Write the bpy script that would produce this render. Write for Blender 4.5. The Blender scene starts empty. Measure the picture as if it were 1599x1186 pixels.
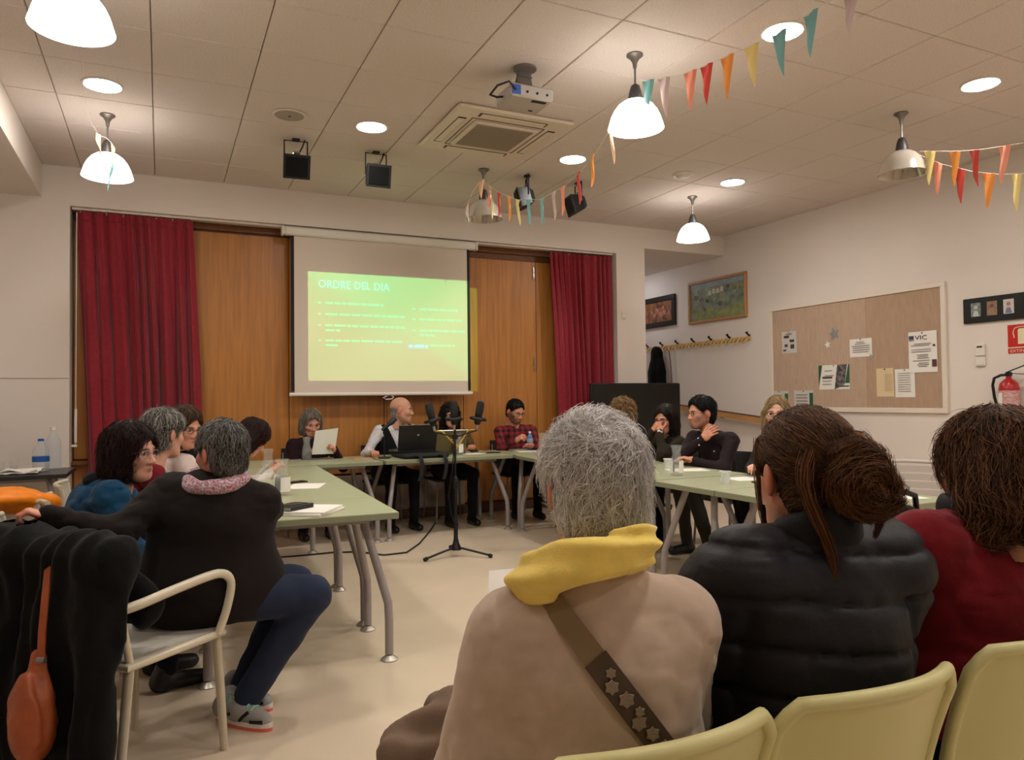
import bpy, math, random
import numpy as np
from mathutils import Matrix, Vector
random.seed(7); RNG = np.random.default_rng(7)
SC = bpy.context.scene; COL = SC.collection
PI = math.pi
# ---------------------------------------------------------------- camera, world, exposure
CAM_H = 1.30
CAM_F, CAM_YAW, CAM_PITCH, CAM_ROLL = 1157.2, 0.442184, 0.0248, -0.01134
def _camera():
    cy, sy, cp, sp = math.cos(CAM_YAW), math.sin(CAM_YAW), math.cos(CAM_PITCH), math.sin(CAM_PITCH)
    fwd = Vector((sy*cp, cy*cp, sp)); right = Vector((cy, -sy, 0)); up = right.cross(fwd)
    cr, sr = math.cos(CAM_ROLL), math.sin(CAM_ROLL)
    r2 = right*cr + up*sr; u2 = -right*sr + up*cr
    cd = bpy.data.cameras.new('camera'); cd.sensor_fit = 'HORIZONTAL'; cd.sensor_width = 36.0
    cd.lens = CAM_F/1599*36; cd.clip_start = 0.05; cd.clip_end = 60
    o = bpy.data.objects.new('camera', cd); COL.objects.link(o)
    m = Matrix.Identity(4)
    for i in range(3):
        m[i][0] = r2[i]; m[i][1] = u2[i]; m[i][2] = -fwd[i]
    m[0][3], m[1][3], m[2][3] = 0, 0, CAM_H
    o.matrix_world = m; SC.camera = o
_camera()
w = bpy.data.worlds.new('world'); SC.world = w; w.use_nodes = True
w.node_tree.nodes['Background'].inputs[0].default_value = (0.02, 0.018, 0.016, 1)
w.node_tree.nodes['Background'].inputs[1].default_value = 0.5
SC.view_settings.view_transform = 'Standard'; SC.view_settings.look = 'None'
SC.view_settings.exposure = 0.74; SC.view_settings.gamma = 1.0; SC.view_settings.use_curve_mapping = False
try:
    SC.cycles.use_denoising = True
    SC.cycles.max_bounces = 8; SC.cycles.diffuse_bounces = 4; SC.cycles.glossy_bounces = 3
    SC.cycles.transmission_bounces = 6; SC.cycles.transparent_max_bounces = 8
    SC.cycles.caustics_refractive = False; SC.cycles.caustics_reflective = False
    SC.cycles.sample_clamp_indirect = 3.0
except Exception: pass
LAMP_COL = (1.0, 0.845, 0.69)
PENDANT_E, DOWN_E, PROJ_W = 5.5, 92.0, 360.0

# ---------------------------------------------------------------- materials
def lin(c):
    return tuple(((v/255)/12.92 if v/255 <= .04045 else ((v/255+.055)/1.055)**2.4) for v in c)
MATS = {}
def mat(name, rgb=(200, 200, 200), rough=.6, metal=0.0, bump=0.0, bscale=60, var=0.0, vscale=6, stretch=(1, 1, 1), spec=.5,
        trans=0.0, alpha=1.0, emit=None, estr=0.0, attr=None, sheen=0.0, ior=1.45, rgb2=None, coat=0.0, detail=4.0):
    if name in MATS: return MATS[name]
    m = bpy.data.materials.new(name); m.use_nodes = True; nt = m.node_tree; N = nt.nodes; L = nt.links
    b = N['Principled BSDF']; c = lin(rgb)
    b.inputs['Base Color'].default_value = (*c, 1); b.inputs['Roughness'].default_value = rough
    b.inputs['Metallic'].default_value = metal; b.inputs['Specular IOR Level'].default_value = spec
    b.inputs['IOR'].default_value = ior
    if trans: b.inputs['Transmission Weight'].default_value = trans
    if alpha < 1: b.inputs['Alpha'].default_value = alpha
    if sheen: b.inputs['Sheen Weight'].default_value = sheen; b.inputs['Sheen Roughness'].default_value = .4
    if coat: b.inputs['Coat Weight'].default_value = coat
    if emit: b.inputs['Emission Color'].default_value = (*lin(emit), 1); b.inputs['Emission Strength'].default_value = estr
    src = None
    if var or bump:
        tc = N.new('ShaderNodeTexCoord'); mp = N.new('ShaderNodeMapping'); mp.inputs['Scale'].default_value = stretch
        L.new(tc.outputs['Object'], mp.inputs['Vector'])
    if var:
        n = N.new('ShaderNodeTexNoise'); n.inputs['Scale'].default_value = vscale; n.inputs['Detail'].default_value = detail
        L.new(mp.outputs[0], n.inputs['Vector'])
        mx = N.new('ShaderNodeMix'); mx.data_type = 'RGBA'
        c2 = lin(rgb2) if rgb2 else tuple(v*(1+var) for v in c); c1 = c if rgb2 else tuple(v*(1-var) for v in c)
        mx.inputs[6].default_value = (*c1, 1); mx.inputs[7].default_value = (*c2, 1)
        rp = N.new('ShaderNodeMapRange'); rp.inputs[1].default_value = .32; rp.inputs[2].default_value = .68
        L.new(n.outputs['Fac'], rp.inputs[0]); L.new(rp.outputs[0], mx.inputs[0]); src = mx.outputs[2]
    if attr:
        at = N.new('ShaderNodeVertexColor'); at.layer_name = attr
        if src:
            mm = N.new('ShaderNodeMix'); mm.data_type = 'RGBA'; mm.blend_type = 'MULTIPLY'; mm.inputs[0].default_value = 1
            L.new(at.outputs[0], mm.inputs[6]); L.new(src, mm.inputs[7]); src = mm.outputs[2]
        else: src = at.outputs[0]
    if src: L.new(src, b.inputs['Base Color'])
    if bump:
        n2 = N.new('ShaderNodeTexNoise'); n2.inputs['Scale'].default_value = bscale; n2.inputs['Detail'].default_value = 3
        L.new(mp.outputs[0], n2.inputs['Vector'])
        bp = N.new('ShaderNodeBump'); bp.inputs['Strength'].default_value = bump; bp.inputs['Distance'].default_value = .01
        L.new(n2.outputs['Fac'], bp.inputs['Height']); L.new(bp.outputs[0], b.inputs['Normal'])
    MATS[name] = m; return m

# ---------------------------------------------------------------- mesh collector
class MB:
    def __init__(s): s.v = []; s.f = []; s.m = []; s.mi = 0
    def add(s, vs, fs):
        o = len(s.v); s.v += [tuple(v) for v in vs]; s.f += [tuple(i+o for i in f) for f in fs]; s.m += [s.mi]*len(fs)
        return s
    def box(s, lo, hi, M=None):
        x0, y0, z0 = lo; x1, y1, z1 = hi
        v = [Vector(p) for p in ((x0,y0,z0),(x1,y0,z0),(x1,y1,z0),(x0,y1,z0),(x0,y0,z1),(x1,y0,z1),(x1,y1,z1),(x0,y1,z1))]
        if M is not None: v = [M @ p for p in v]
        return s.add(v, [(0,3,2,1),(4,5,6,7),(0,1,5,4),(1,2,6,5),(2,3,7,6),(3,0,4,7)])
    def bbox(s, lo, hi, b=.006, M=None):
        # box with chamfered edges
        c = [(lo[i]+hi[i])/2 for i in range(3)]; h = [(hi[i]-lo[i])/2 for i in range(3)]
        b = min(b, min(h)*.9); pts = []; idx = {}
        for sx in (-1, 1):
            for sy in (-1, 1):
                for sz in (-1, 1):
                    for a in range(3):
                        d = [h[0]-b, h[1]-b, h[2]-b]; d[a] = h[a]
                        idx[(sx, sy, sz, a)] = len(pts)
                        p = Vector((c[0]+sx*d[0], c[1]+sy*d[1], c[2]+sz*d[2])); pts.append(M @ p if M is not None else p)
        F = []
        def q(k, flip):
            F.append(tuple(k[::-1]) if flip else tuple(k))
        for a in range(3):
            u, w_ = (a+1) % 3, (a+2) % 3
            for sg in (-1, 1):
                k = []
                for su, sw in ((-1,-1),(1,-1),(1,1),(-1,1)):
                    t = [0,0,0]; t[a] = sg; t[u] = su; t[w_] = sw; k.append(idx[(*t, a)])
                q(k, sg < 0)
            for su in (-1, 1):
                for sw in (-1, 1):   # edge along a
                    t0 = [0,0,0]; t1 = [0,0,0]; t0[a] = -1; t1[a] = 1; t0[u] = t1[u] = su; t0[w_] = t1[w_] = sw
                    q([idx[(*t0,u)], idx[(*t1,u)], idx[(*t1,w_)], idx[(*t0,w_)]], su*sw < 0)
        for sx in (-1,1):
            for sy in (-1,1):
                for sz in (-1,1):
                    q([idx[(sx,sy,sz,0)], idx[(sx,sy,sz,1)], idx[(sx,sy,sz,2)]], sx*sy*sz < 0)
        return s.add(pts, F)
    def tube(s, pts, r, n=10, cap=True, flat=None):
        pts = [Vector(p) for p in pts]; K = len(pts); rs = r if hasattr(r, '__len__') else [r]*K
        vs = []; prev = None
        for i, p in enumerate(pts):
            t = (pts[min(i+1, K-1)] - pts[max(i-1, 0)]).normalized()
            if prev is None:
                a = Vector((0, 0, 1)) if abs(t.z) < .9 else Vector((1, 0, 0)); nrm = (a - t*a.dot(t)).normalized()
            else:
                nrm = prev - t*prev.dot(t); nrm = nrm.normalized() if nrm.length > 1e-6 else prev
            prev = nrm; bn = t.cross(nrm)
            for k in range(n):
                a = 2*PI*k/n; vs.append(p + (nrm*math.cos(a) + bn*math.sin(a)*(flat or 1))*rs[i])
        F = [(i*n+k, i*n+(k+1) % n, (i+1)*n+(k+1) % n, (i+1)*n+k) for i in range(K-1) for k in range(n)]
        if cap: F += [tuple(range(n))[::-1], tuple((K-1)*n+k for k in range(n))]
        return s.add(vs, F)
    def lathe(s, prof, n=24, c=(0, 0, 0), M=None, cap=True):
        vs = []; c = Vector(c)
        for r, z in prof:
            for k in range(n):
                a = 2*PI*k/n; p = Vector((r*math.cos(a), r*math.sin(a), z))
                vs.append((M @ p if M is not None else p) + c)
        K = len(prof)
        F = [(i*n+k, i*n+(k+1) % n, (i+1)*n+(k+1) % n, (i+1)*n+k) for i in range(K-1) for k in range(n)]
        if cap:
            if prof[0][0] > 1e-5: F.append(tuple(range(n))[::-1])
            if prof[-1][0] > 1e-5: F.append(tuple((K-1)*n+k for k in range(n)))
        return s.add(vs, F)
    def grid(s, fn, nu, nv, closed_u=False):
        o = [fn(i/(nu if closed_u else nu-1), j/(nv-1)) for j in range(nv) for i in range(nu)]
        F = [(j*nu+i, j*nu+(i+1) % nu, (j+1)*nu+(i+1) % nu, (j+1)*nu+i) for j in range(nv-1) for i in range(nu if closed_u else nu-1)]
        return s.add(o, F)
    def slab(s, fn, nu, nv, th):
        # closed sheet: fn(u,v)->(point); thickened along normals
        P = [[Vector(fn(i/(nu-1), j/(nv-1))) for i in range(nu)] for j in range(nv)]
        A = []; B = []
        for j in range(nv):
            for i in range(nu):
                du = P[j][min(i+1, nu-1)] - P[j][max(i-1, 0)]; dv = P[min(j+1, nv-1)][i] - P[max(j-1, 0)][i]
                nn = du.cross(dv); nn = nn.normalized() if nn.length > 1e-9 else Vector((0, 0, 1))
                A.append(P[j][i] + nn*th/2); B.append(P[j][i] - nn*th/2)
        n = nu*nv; F = []
        for j in range(nv-1):
            for i in range(nu-1):
                a, b, c, d = j*nu+i, j*nu+i+1, (j+1)*nu+i+1, (j+1)*nu+i
                F.append((a, b, c, d)); F.append((d+n, c+n, b+n, a+n))
        rim = [i for i in range(nu)] + [j*nu+nu-1 for j in range(1, nv)] + [(nv-1)*nu+i for i in range(nu-2, -1, -1)] + [j*nu for j in range(nv-2, 0, -1)]
        for k in range(len(rim)):
            a, b = rim[k], rim[(k+1) % len(rim)]; F.append((b, a, a+n, b+n))
        return s.add(A+B, F)
    def prism(s, poly, t, M=None):
        # polygon in XY extruded from z=0 to t
        n = len(poly); v = [Vector((x, y, 0)) for x, y in poly] + [Vector((x, y, t)) for x, y in poly]
        if M is not None: v = [M @ p for p in v]
        return s.add(v, [tuple(range(n))[::-1], tuple(range(n, 2*n))] + [(i, (i+1) % n, (i+1) % n+n, i+n) for i in range(n)])
    def mesh(s, name, mats, smooth=False):
        me = bpy.data.meshes.new(name); me.from_pydata([tuple(v) for v in s.v], [], s.f)
        for m in (mats if isinstance(mats, (list, tuple)) else [mats]): me.materials.append(m)
        if len(me.materials) > 1: me.polygons.foreach_set('material_index', s.m)
        if smooth:
            me.polygons.foreach_set('use_smooth', [True]*len(me.polygons))
            try: me.set_sharp_from_angle(angle=math.radians(smooth if smooth is not True else 40))
            except Exception: pass
        me.update(); return me
    def build(s, name, mats, parent=None, smooth=False, loc=None, rot=None):
        return link(name, s.mesh(name, mats, smooth), parent, loc, rot)
def link(name, data, parent=None, loc=None, rot=None):
    o = bpy.data.objects.new(name, data); COL.objects.link(o)
    if parent is not None: o.parent = parent
    if loc is not None: o.location = loc
    if rot is not None: o.rotation_euler = rot
    return o
def tag(o, label=None, cat=None, group=None, kind=None):
    if label: o['label'] = label
    if cat: o['category'] = cat
    if group: o['group'] = group
    if kind: o['kind'] = kind
    return o
def thing(name, label, cat, loc=(0, 0, 0), rz=0.0, group=None):
    o = bpy.data.objects.new(name, None); COL.objects.link(o); o.empty_display_size = .05
    o.location = loc; o.rotation_euler = (0, 0, rz)
    return tag(o, label, cat, group)
def dup(root, loc=None, rz=None, label=None, group=None):
    r = root.copy(); COL.objects.link(r)
    if loc is not None: r.location = loc
    if rz is not None: r.rotation_euler = (0, 0, rz)
    if label: r['label'] = label
    if group: r['group'] = group
    for ch in list(root.children):
        c = ch.copy(); COL.objects.link(c); c.parent = r
        for g in list(ch.children):
            d = g.copy(); COL.objects.link(d); d.parent = c
    return r
def struct(name, mb, m, parent=None, smooth=False):
    o = mb.build(name, m, parent, smooth)
    if parent is None: o['kind'] = 'structure'
    return o
def T(x=0, y=0, z=0): return Matrix.Translation((x, y, z))
def R(a, ax='Z'): return Matrix.Rotation(math.radians(a), 4, ax)
def text(name, body, size, m, parent, M, ext=.0004, align='LEFT', sx=1.0):
    c = bpy.data.curves.new(name, 'FONT'); c.body = body; c.size = size; c.extrude = ext; c.align_x = align; c.resolution_u = 2
    o = bpy.data.objects.new(name, c); COL.objects.link(o); o.data.materials.append(m)
    if parent is not None: o.parent = parent
    o.matrix_local = M @ Matrix.Diagonal((sx, 1, 1, 1)); return o

def flat_text(body, size, m, parent, M, ext=.0003, align='LEFT', sx=1.0, name='lettering'):
    o = text('tmp_text', body, size, m, parent, M, ext, align, sx); me = bpy.data.meshes.new_from_object(o); bpy.data.objects.remove(o); me.name = name
    n = link(name, me, parent); n.matrix_local = M @ Matrix.Diagonal((sx, 1, 1, 1)); return n

def spath(pts, n=4):
    P = [Vector(p) for p in pts]; out = []
    for i in range(len(P)-1):
        a, b, c_, d = P[max(i-1, 0)], P[i], P[i+1], P[min(i+2, len(P)-1)]
        for k in range(n):
            t = k/n; out.append(.5*((2*b)+(c_-a)*t+(2*a-5*b+4*c_-d)*t*t+(3*b-a-3*c_+d)*t**3))
    return out+[P[-1]]
# ---------------------------------------------------------------- room shell
YW, XR, ZC = 7.642, 6.753, 3.43
XB = -0.955          # beam face
NX0, NX1, NZ = -0.74, 5.055, 3.07    # niche opening
YN = 7.88            # wood panelling plane
AX0, AZ, YA = 5.475, 3.16, 10.2      # passage to the right of the pillar
YB = -3.0; XL = -3.2
wallm = mat('wall_paint', (226, 216, 207), .75, bump=.03, bscale=140, var=.02, vscale=1.5)
ceilm = mat('ceiling_tile', (217, 204, 195), .9, bump=.5, bscale=170, var=.11, vscale=120)
gridm = mat('ceiling_gap', (150, 136, 124), .9)
floorm = mat('linoleum', (212, 194, 170), .32, bump=.02, bscale=12, var=.05, vscale=2.2, spec=.45)
woodm = mat('wood_panel', (176, 116, 54), .38, var=.16, vscale=5, stretch=(6, 6, .35), spec=.5, bump=.02, bscale=30)
woodd = mat('wood_dark', (110, 66, 30), .45, var=.15, vscale=5, stretch=(5, 5, .4))
plinth = mat('plinth_paint', (150, 132, 118), .6)
brownb = mat('brown_skirting', (92, 66, 52), .5)
black = mat('black_plastic', (14, 14, 15), .4)
blackm = mat('black_matt', (16, 16, 17), .7)
white = mat('white_paint', (226, 220, 210), .5)
paper = mat('paper', (236, 232, 224), .7)
chrome = mat('chrome', (190, 190, 190), .22, 1.0)
greym = mat('grey_metal', (134, 128, 124), .42, .55)
struct('floor', MB().box((XL-.2, YB-.2, -.1), (XR+.2, YA+.2, 0)), floorm)
c = struct('ceiling', MB().box((XL-.2, YB-.2, ZC+.006), (XR+.2, YW, ZC+.2)), gridm)
GX0, GY0 = -0.0535, 4.642
tile = MB().bbox((-.2975, -.2975, 0), (.2975, .2975, .02), .005).mesh('tile', ceilm)
def tile_cut(x0, x1):
    return MB().bbox((x0, -.2975, 0), (x1, .2975, .02), .005).mesh('tile', ceilm)
for i in range(-2, 12):
    for j in range(-8, 5):
        cx, cyy = GX0+.6*(i+.5), GY0+.6*(j+.5)
        x0, x1 = cx-.3, cx+.3
        if x1 <= XB+.02: continue
        me = tile
        if x0 < XB: me = tile_cut(XB-cx, .2975)
        if x1 > XR: me = tile_cut(-.2975, XR-cx)
        link('tile', me, c, (cx, cyy, ZC-.014+random.uniform(0, .0015)))
# far rows behind the camera keep the plain soffit board
struct('trim_1', MB().box((XL, YB, 3.125), (XB, YW, ZC+.006)), wallm)                       # beam along the left side
TH = .35
wb = struct('wall_back', MB().box((XL, YW, 0), (NX0, YW+TH+.05, ZC+.1)).box((NX0, YW, NZ), (NX1, YW+TH+.05, ZC+.1))
       .box((NX1, YW, 0), (AX0, YW+TH+.05, ZC+.1)).box((AX0, YW, AZ), (XR, YW+.2, ZC+.1)), wallm)
struct('trim_2', MB().box((XL, YW-.004, 1.52), (NX0-.002, YW, 1.526)), mat('joint_grey', (170, 160, 150), .8))
struct('wall_right', MB().box((XR, YB, 0), (XR+.15, YA, ZC+.1)), wallm)
struct('wall_left', MB().box((XL-.15, YB, 0), (XL, YW+.3, ZC+.1)), wallm)
struct('wall_rear', MB().box((XL, YB-.15, 0), (XR, YB, ZC+.1)), wallm)
struct('wall_passage', MB().box((AX0-.1, YA, 0), (XR+.1, YA+.15, ZC)).box((AX0-.05, YW+TH+.05, 0), (AX0, YA, ZC)), wallm)
struct('ceiling_passage', MB().box((AX0-.1, YW+.2, AZ), (XR+.1, YA+.1, AZ+.1)), wallm)
# wood panelling inside the niche
wp = struct('wall_panelling', MB().box((NX0, YN+.03, 0), (NX1, YN+.06, NZ+.05)), woodd)
def panel(x0, x1, z0, z1, y=YN, m=woodm, t=.03):
    MB().bbox((x0+.003, y, z0+.003), (x1-.003, y+t, z1-.003), .004).build('panel', m, wp)
panel(NX0+.01, .20, .78, 2.99); panel(NX0+.01, .20, .12, .74)
panel(.20, 1.19, 1.22 - .7, 2.985); panel(1.19, 2.19, .52, 2.985); panel(2.19, 3.115, .52, 2.985); panel(3.115, 4.06, .12, 2.93); panel(4.06, NX1-.01, .12, 2.93)
panel(NX0+.01, NX1-.01, 3.0, NZ+.03, YN-.005, woodd)
MB().bbox((NX0+.005, YN-.10, .735), (.24, YN+.0, .775), .006).build('sill', woodd, wp)
MB().bbox((.2, YN-.02, 0.1), (3.115, YN+.02, .5), .006).build('plinth_board', plinth, wp)
MB().bbox((NX0+.005, YN-.03, 0), (NX1-.005, YN-.02, .1), .003).build('skirting', brownb, wp)
# small door bolts on the right leaf
for z0, z1 in ((2.72, 2.86), (1.62, 1.80)):
    MB().tube([(4.03, YN-.012, z0), (4.03, YN-.012, z1)], .009, 8).bbox((4.015, YN-.01, z0+.03), (4.045, YN, z0+.06), .003).build('door_bolt', chrome, wp, True)
struct('baseboard_right', MB().bbox((XR-.015, YB, 0), (XR, YA, .08), .004), brownb)
struct('baseboard_back', MB().bbox((NX1, YW-.015, 0), (AX0, YW, .08), .004).bbox((XL, YW-.015, 0), (NX0, YW, .08), .004), brownb)
# ---------------------------------------------------------------- curtains, rail, screen
velvet = mat('red_velvet', (140, 28, 44), .8, sheen=.3, bump=.05, bscale=300, var=.12, vscale=30)
def curtain(x0t, x1t, x0b, x1b, zt, zb, folds, seed, label):
    rr = random.Random(seed); root = thing('curtain', label, 'curtain', ((x0t+x1t)/2, YN-.16, zb), group='red velvet stage curtains')
    ph = [rr.uniform(0, 6.28) for _ in range(6)]
    def fn(u, v):
        s_ = v**.8
        x = (x0t+(x1t-x0t)*u)*(1-s_) + (x0b+(x1b-x0b)*u)*s_
        uu = u + .025*math.sin(9*u+ph[0]) + .02*math.sin(17*u+ph[1]) + .012*v*math.sin(6*u+ph[2]+2*v)
        amp = .022 + .05*min(1, v*2.2)*(0.7+.3*math.sin(5*u+ph[3]))
        w_ = math.sin(2*PI*folds*uu) + .35*math.sin(2*PI*folds*2.1*uu+ph[4])
        y = amp*.75*w_ - .012*math.sin(7*v+ph[5]+8*u)*v
        x += .018*min(1, v*2)*math.cos(2*PI*folds*uu)
        return (x-(x0t+x1t)/2, y, (zt + (zb-zt)*v) - zb)
    MB().slab(fn, 150, 26, .006).build('cloth', velvet, root, True)
    def hd(u, v):
        x, y, z = fn(u, .02*v+.0); return (x, y*1.15 - .004, (zt-zb) - .075*v + .012)
    MB().slab(hd, 150, 4, .008).build('heading_tape', velvet, root, True)
    for k in range(14):
        u = (k+.5)/14; x, y, z = fn(u, 0); MB().tube([(x, y, zt-zb-.005), (x, y*.3, zt-zb+.008), (x, 0, zt-zb+.016)], .004, 6).build('hook', white, root)
    return root
curtain(-.70, .27, -.585, .37, 3.03, .03, 9, 3, 'wide dark red velvet curtain gathered at the left of the wooden panelling')
curtain(4.16, 5.03, 4.30, 5.03, 3.02, .03, 10, 5, 'narrower dark red velvet curtain beside the white pillar')
rl = thing('curtain_rail', 'long white metal curtain rail along the top of the wooden niche', 'curtain rail', (2.15, YN-.16, 3.04))
MB().bbox((NX0+.01-2.15, -.022, .012), (NX1-.01-2.15, .022, .05), .004).build('track', white, rl)
for x in (-.6, 1.0, 3.6, 4.9): MB().bbox((x-2.15-.03, -.03, .03), (x-2.15+.03, .03, .058), .004).build('bracket', white, rl)
# cord loop at the left jamb
cl = thing('blind_cord', 'white blind cord loop hanging at the left edge of the niche', 'cord', (NX0+.045, YW+.05, .92))
MB().tube([(0, 0, 0), (.0, 0, .04), (.004, 0, 2.1)], .004, 6).tube([(.0, 0, .03), (.0, 0, .33)], .011, 8).build('cord', white, cl, True)
MB().bbox((-.035, -.012, -.012), (.012, .012, .01), .004).build('holder', white, cl)
# projection screen
YS = YW+.02
sx0, sx1, sz0, sz1 = 1.19, 3.105, 1.375, 2.975
sr = thing('projection_screen', 'roll-down white projection screen showing a green slide', 'screen', ((sx0+sx1)/2, YS, sz0))
cx = (sx0+sx1)/2; hw = (sx1-sx0)/2; hh = sz1-sz0
fab = mat('screen_fabric', (214, 200, 186), .9)
MB().box((-hw+.02, -.002, .0), (hw-.02, .002, hh)).build('fabric', fab, sr)
for s_ in (-1, 1):
    a, b_ = sorted((s_*(hw-.02), s_*(hw+.012))); MB().box((a, -.003, .02), (b_, .003, hh)).build('black_border', blackm, sr)
MB().tube([(-hw-.03, 0, -.012), (hw+.03, 0, -.012)], .019, 12).build('bottom_bar', white, sr, True)
MB().bbox((-hw-.075, -.045, hh-.01), (hw+.075, .045, hh+.075), .014).build('casing', white, sr, 30)
for s_ in (-1, 1):
    MB().bbox((s_*(hw+.088)-.014, -.048, hh-.016), (s_*(hw+.088)+.014, .048, hh+.08), .01).build('end_cap', white, sr)
MB().tube([(.02, 0, -.03), (-.03, -.0, -.055), (.01, 0, -.07), (.07, 0, -.065), (.085, 0, -.045), (.06, 0, -.032)], .006, 8).build('pull_handle', white, sr, True)
MB().tube([(.02, 0.03, -.06), (.021, .03, -.45)], .003, 6).build('pull_cord', blackm, sr)
ink = mat('slide_lettering', (170, 240, 225), .8, emit=(185, 250, 240), estr=.30)
ink2 = mat('slide_small_print', (190, 232, 205), .8, emit=(190, 236, 212), estr=.08)
ink3 = mat('slide_link', (170, 215, 245), .8, emit=(180, 225, 255), estr=.25)
RX = R(90, 'X')
flat_text('ORDRE DEL DIA', .115, ink, sr, T(1.445-cx, -.006, 2.455-sz0) @ RX, align='LEFT', sx=.90, name='slide_title')
def strip(x0, x1, z, h=.022, m=ink2, seed=0):
    rr = random.Random(seed+int(z*1000)); mb = MB(); x = x0
    while x < x1-.015:
        w_ = min(rr.uniform(.035, .13), x1-x); mb.box((x-cx, -.0045, z-sz0-h/2), (x+w_-cx, -.0035, z-sz0+h/2)); x += w_+.014
    return mb.build('slide_text_line', m, sr)
for z, x1 in ((2.30, 2.13), (2.185, 2.36), (2.07, 2.36), (2.02, 1.67), (1.915, 2.36), (1.865, 1.66)): strip(1.52, x1, z)
for z in (2.30, 2.185, 2.07, 1.915): strip(1.445, 1.475, z, .018)
for z, x1 in ((2.275, 2.97), (2.165, 3.02), (2.045, 3.05), (1.995, 2.70)): strip(2.53, x1, z, seed=4)
for z in (2.275, 2.165, 2.045): strip(2.45, 2.48, z, .018, seed=4)
strip(2.40, 2.62, 1.875, .026, ink3, 2); strip(2.64, 2.93, 1.885, .02, ink2, 3)
MB().box((2.40-cx, -.0045, 1.853-sz0), (2.62-cx, -.0035, 1.857-sz0)).build('slide_underline', ink3, sr)

# ---------------------------------------------------------------- lamps
def emitm(name, col, s, base=(250, 246, 238)):
    m = mat(name, base, .35, emit=(255, 255, 255), estr=s)
    m.node_tree.nodes['Principled BSDF'].inputs['Emission Color'].default_value = (*col, 1); return m
shade_on = emitm('lit_opal_shade', (1.0, .945, .88), PENDANT_E)
disc_on = emitm('lit_downlight', (1.0, .945, .88), DOWN_E)
bulb_on = emitm('lit_bulb', (1.0, .955, .90), 30.0)
glass_off = mat('smoked_glass_shade', (214, 206, 192), .12, .35, trans=.45, ior=1.3)
conem = mat('lamp_cone_dark', (62, 58, 56), .45, .3)
rosem = mat('lamp_rose_grey', (128, 122, 116), .4, .6)
def pendant(x, y, on, label, drop=.46):
    t = thing('pendant_lamp', label, 'lamp', (x, y, ZC-.014), group='bell shaped pendant lamps')
    MB().lathe([(.05, 0), (.052, -.008), (.03, -.025), (.016, -.05), (.011, -.085)], 20).build('ceiling_rose', rosem, t, True)
    MB().tube([(0, 0, -.08), (0, 0, -.24)], .0065, 8).build('stem', rosem, t, True)
    MB().lathe([(.012, -.185), (.026, -.195), (.036, -.225), (.044, -.265), (.046, -.295), (.02, -.297)], 20).build('cone', conem, t, True)
    prof = [(.035, -.285), (.075, -.297), (.108, -.322), (.133, -.355), (.152, -.395), (.164, -.435), (.172, -.462)]
    MB().lathe(prof + [(r-.005, z) for r, z in prof[::-1]], 36, cap=False).build('shade', shade_on if on else glass_off, t, True)
    MB().lathe([(.001, -.425), (.02, -.42), (.03, -.40), (.03, -.37), (.018, -.33), (.016, -.30)], 16).build('bulb', bulb_on if on else white, t, True)
    return t
pendant(-.357, 3.75, 1, 'lit white pendant lamp cut by the upper left corner of the photo')
pendant(-.357, 6.14, 1, 'lit white pendant lamp above the left red curtain')
pendant(2.648, 3.765, 1, 'large lit white pendant lamp right of the projector with a pennant below')
pendant(5.046, 3.743, 0, 'unlit shiny pendant lamp at the end of the bunting near the right wall')
pendant(5.093, 6.235, 1, 'small lit white pendant lamp in front of the passage')
pendant(2.69, 6.244, 0, 'unlit pendant lamp hung with pennants between two stage spotlights')
for i, (x, y) in enumerate(((-.357, 1.3), (2.65, 1.3), (5.05, 1.3))):
    pendant(x, y, 1, 'lit white pendant lamp behind the viewpoint', .46)
def downlight(x, y, label):
    t = thing('downlight', label, 'lamp', (x, y, ZC-.014), group='round recessed ceiling lights')
    MB().lathe([(.112, .002), (.125, .0), (.125, -.006), (.114, -.009), (.108, -.004)], 36, cap=False).build('trim_ring', white, t, True)
    MB().lathe([(.110, -.003), (.06, -.0055), (.0005, -.006)], 36).build('diffuser', disc_on, t, True)
for x, y, l in ((-.354, 5.57, 'round downlight above the leftmost pendant lamps'), (1.472, 5.6, 'round downlight between the ceiling speaker and the air conditioner'),
                (3.301, 5.66, 'round downlight right of the air conditioner'), (5.116, 5.646, 'round downlight above the small lit pendant'),
                (3.266, 3.167, 'round downlight partly covered by blue pennants'), (5.075, 3.161, 'round downlight at the right edge of the ceiling')):
    downlight(x, y, l)
for x, y in ((-.354, 3.16), (1.47, 3.16), (1.47, .72), (3.28, .72), (5.1, .72), (1.47, -1.7), (5.1, -1.7)): downlight(x, y, 'round downlight outside the photo, beyond its upper edge')
# passage lamp
pl = thing('passage_ceiling_light', 'square ceiling light inside the passage', 'lamp', (6.1, 9.3, AZ))
MB().bbox((-.15, -.15, -.03), (.15, .15, 0), .01).build('diffuser', emitm('lit_passage_light', (.90, .92, 1.0), 11.0), pl)
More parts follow.
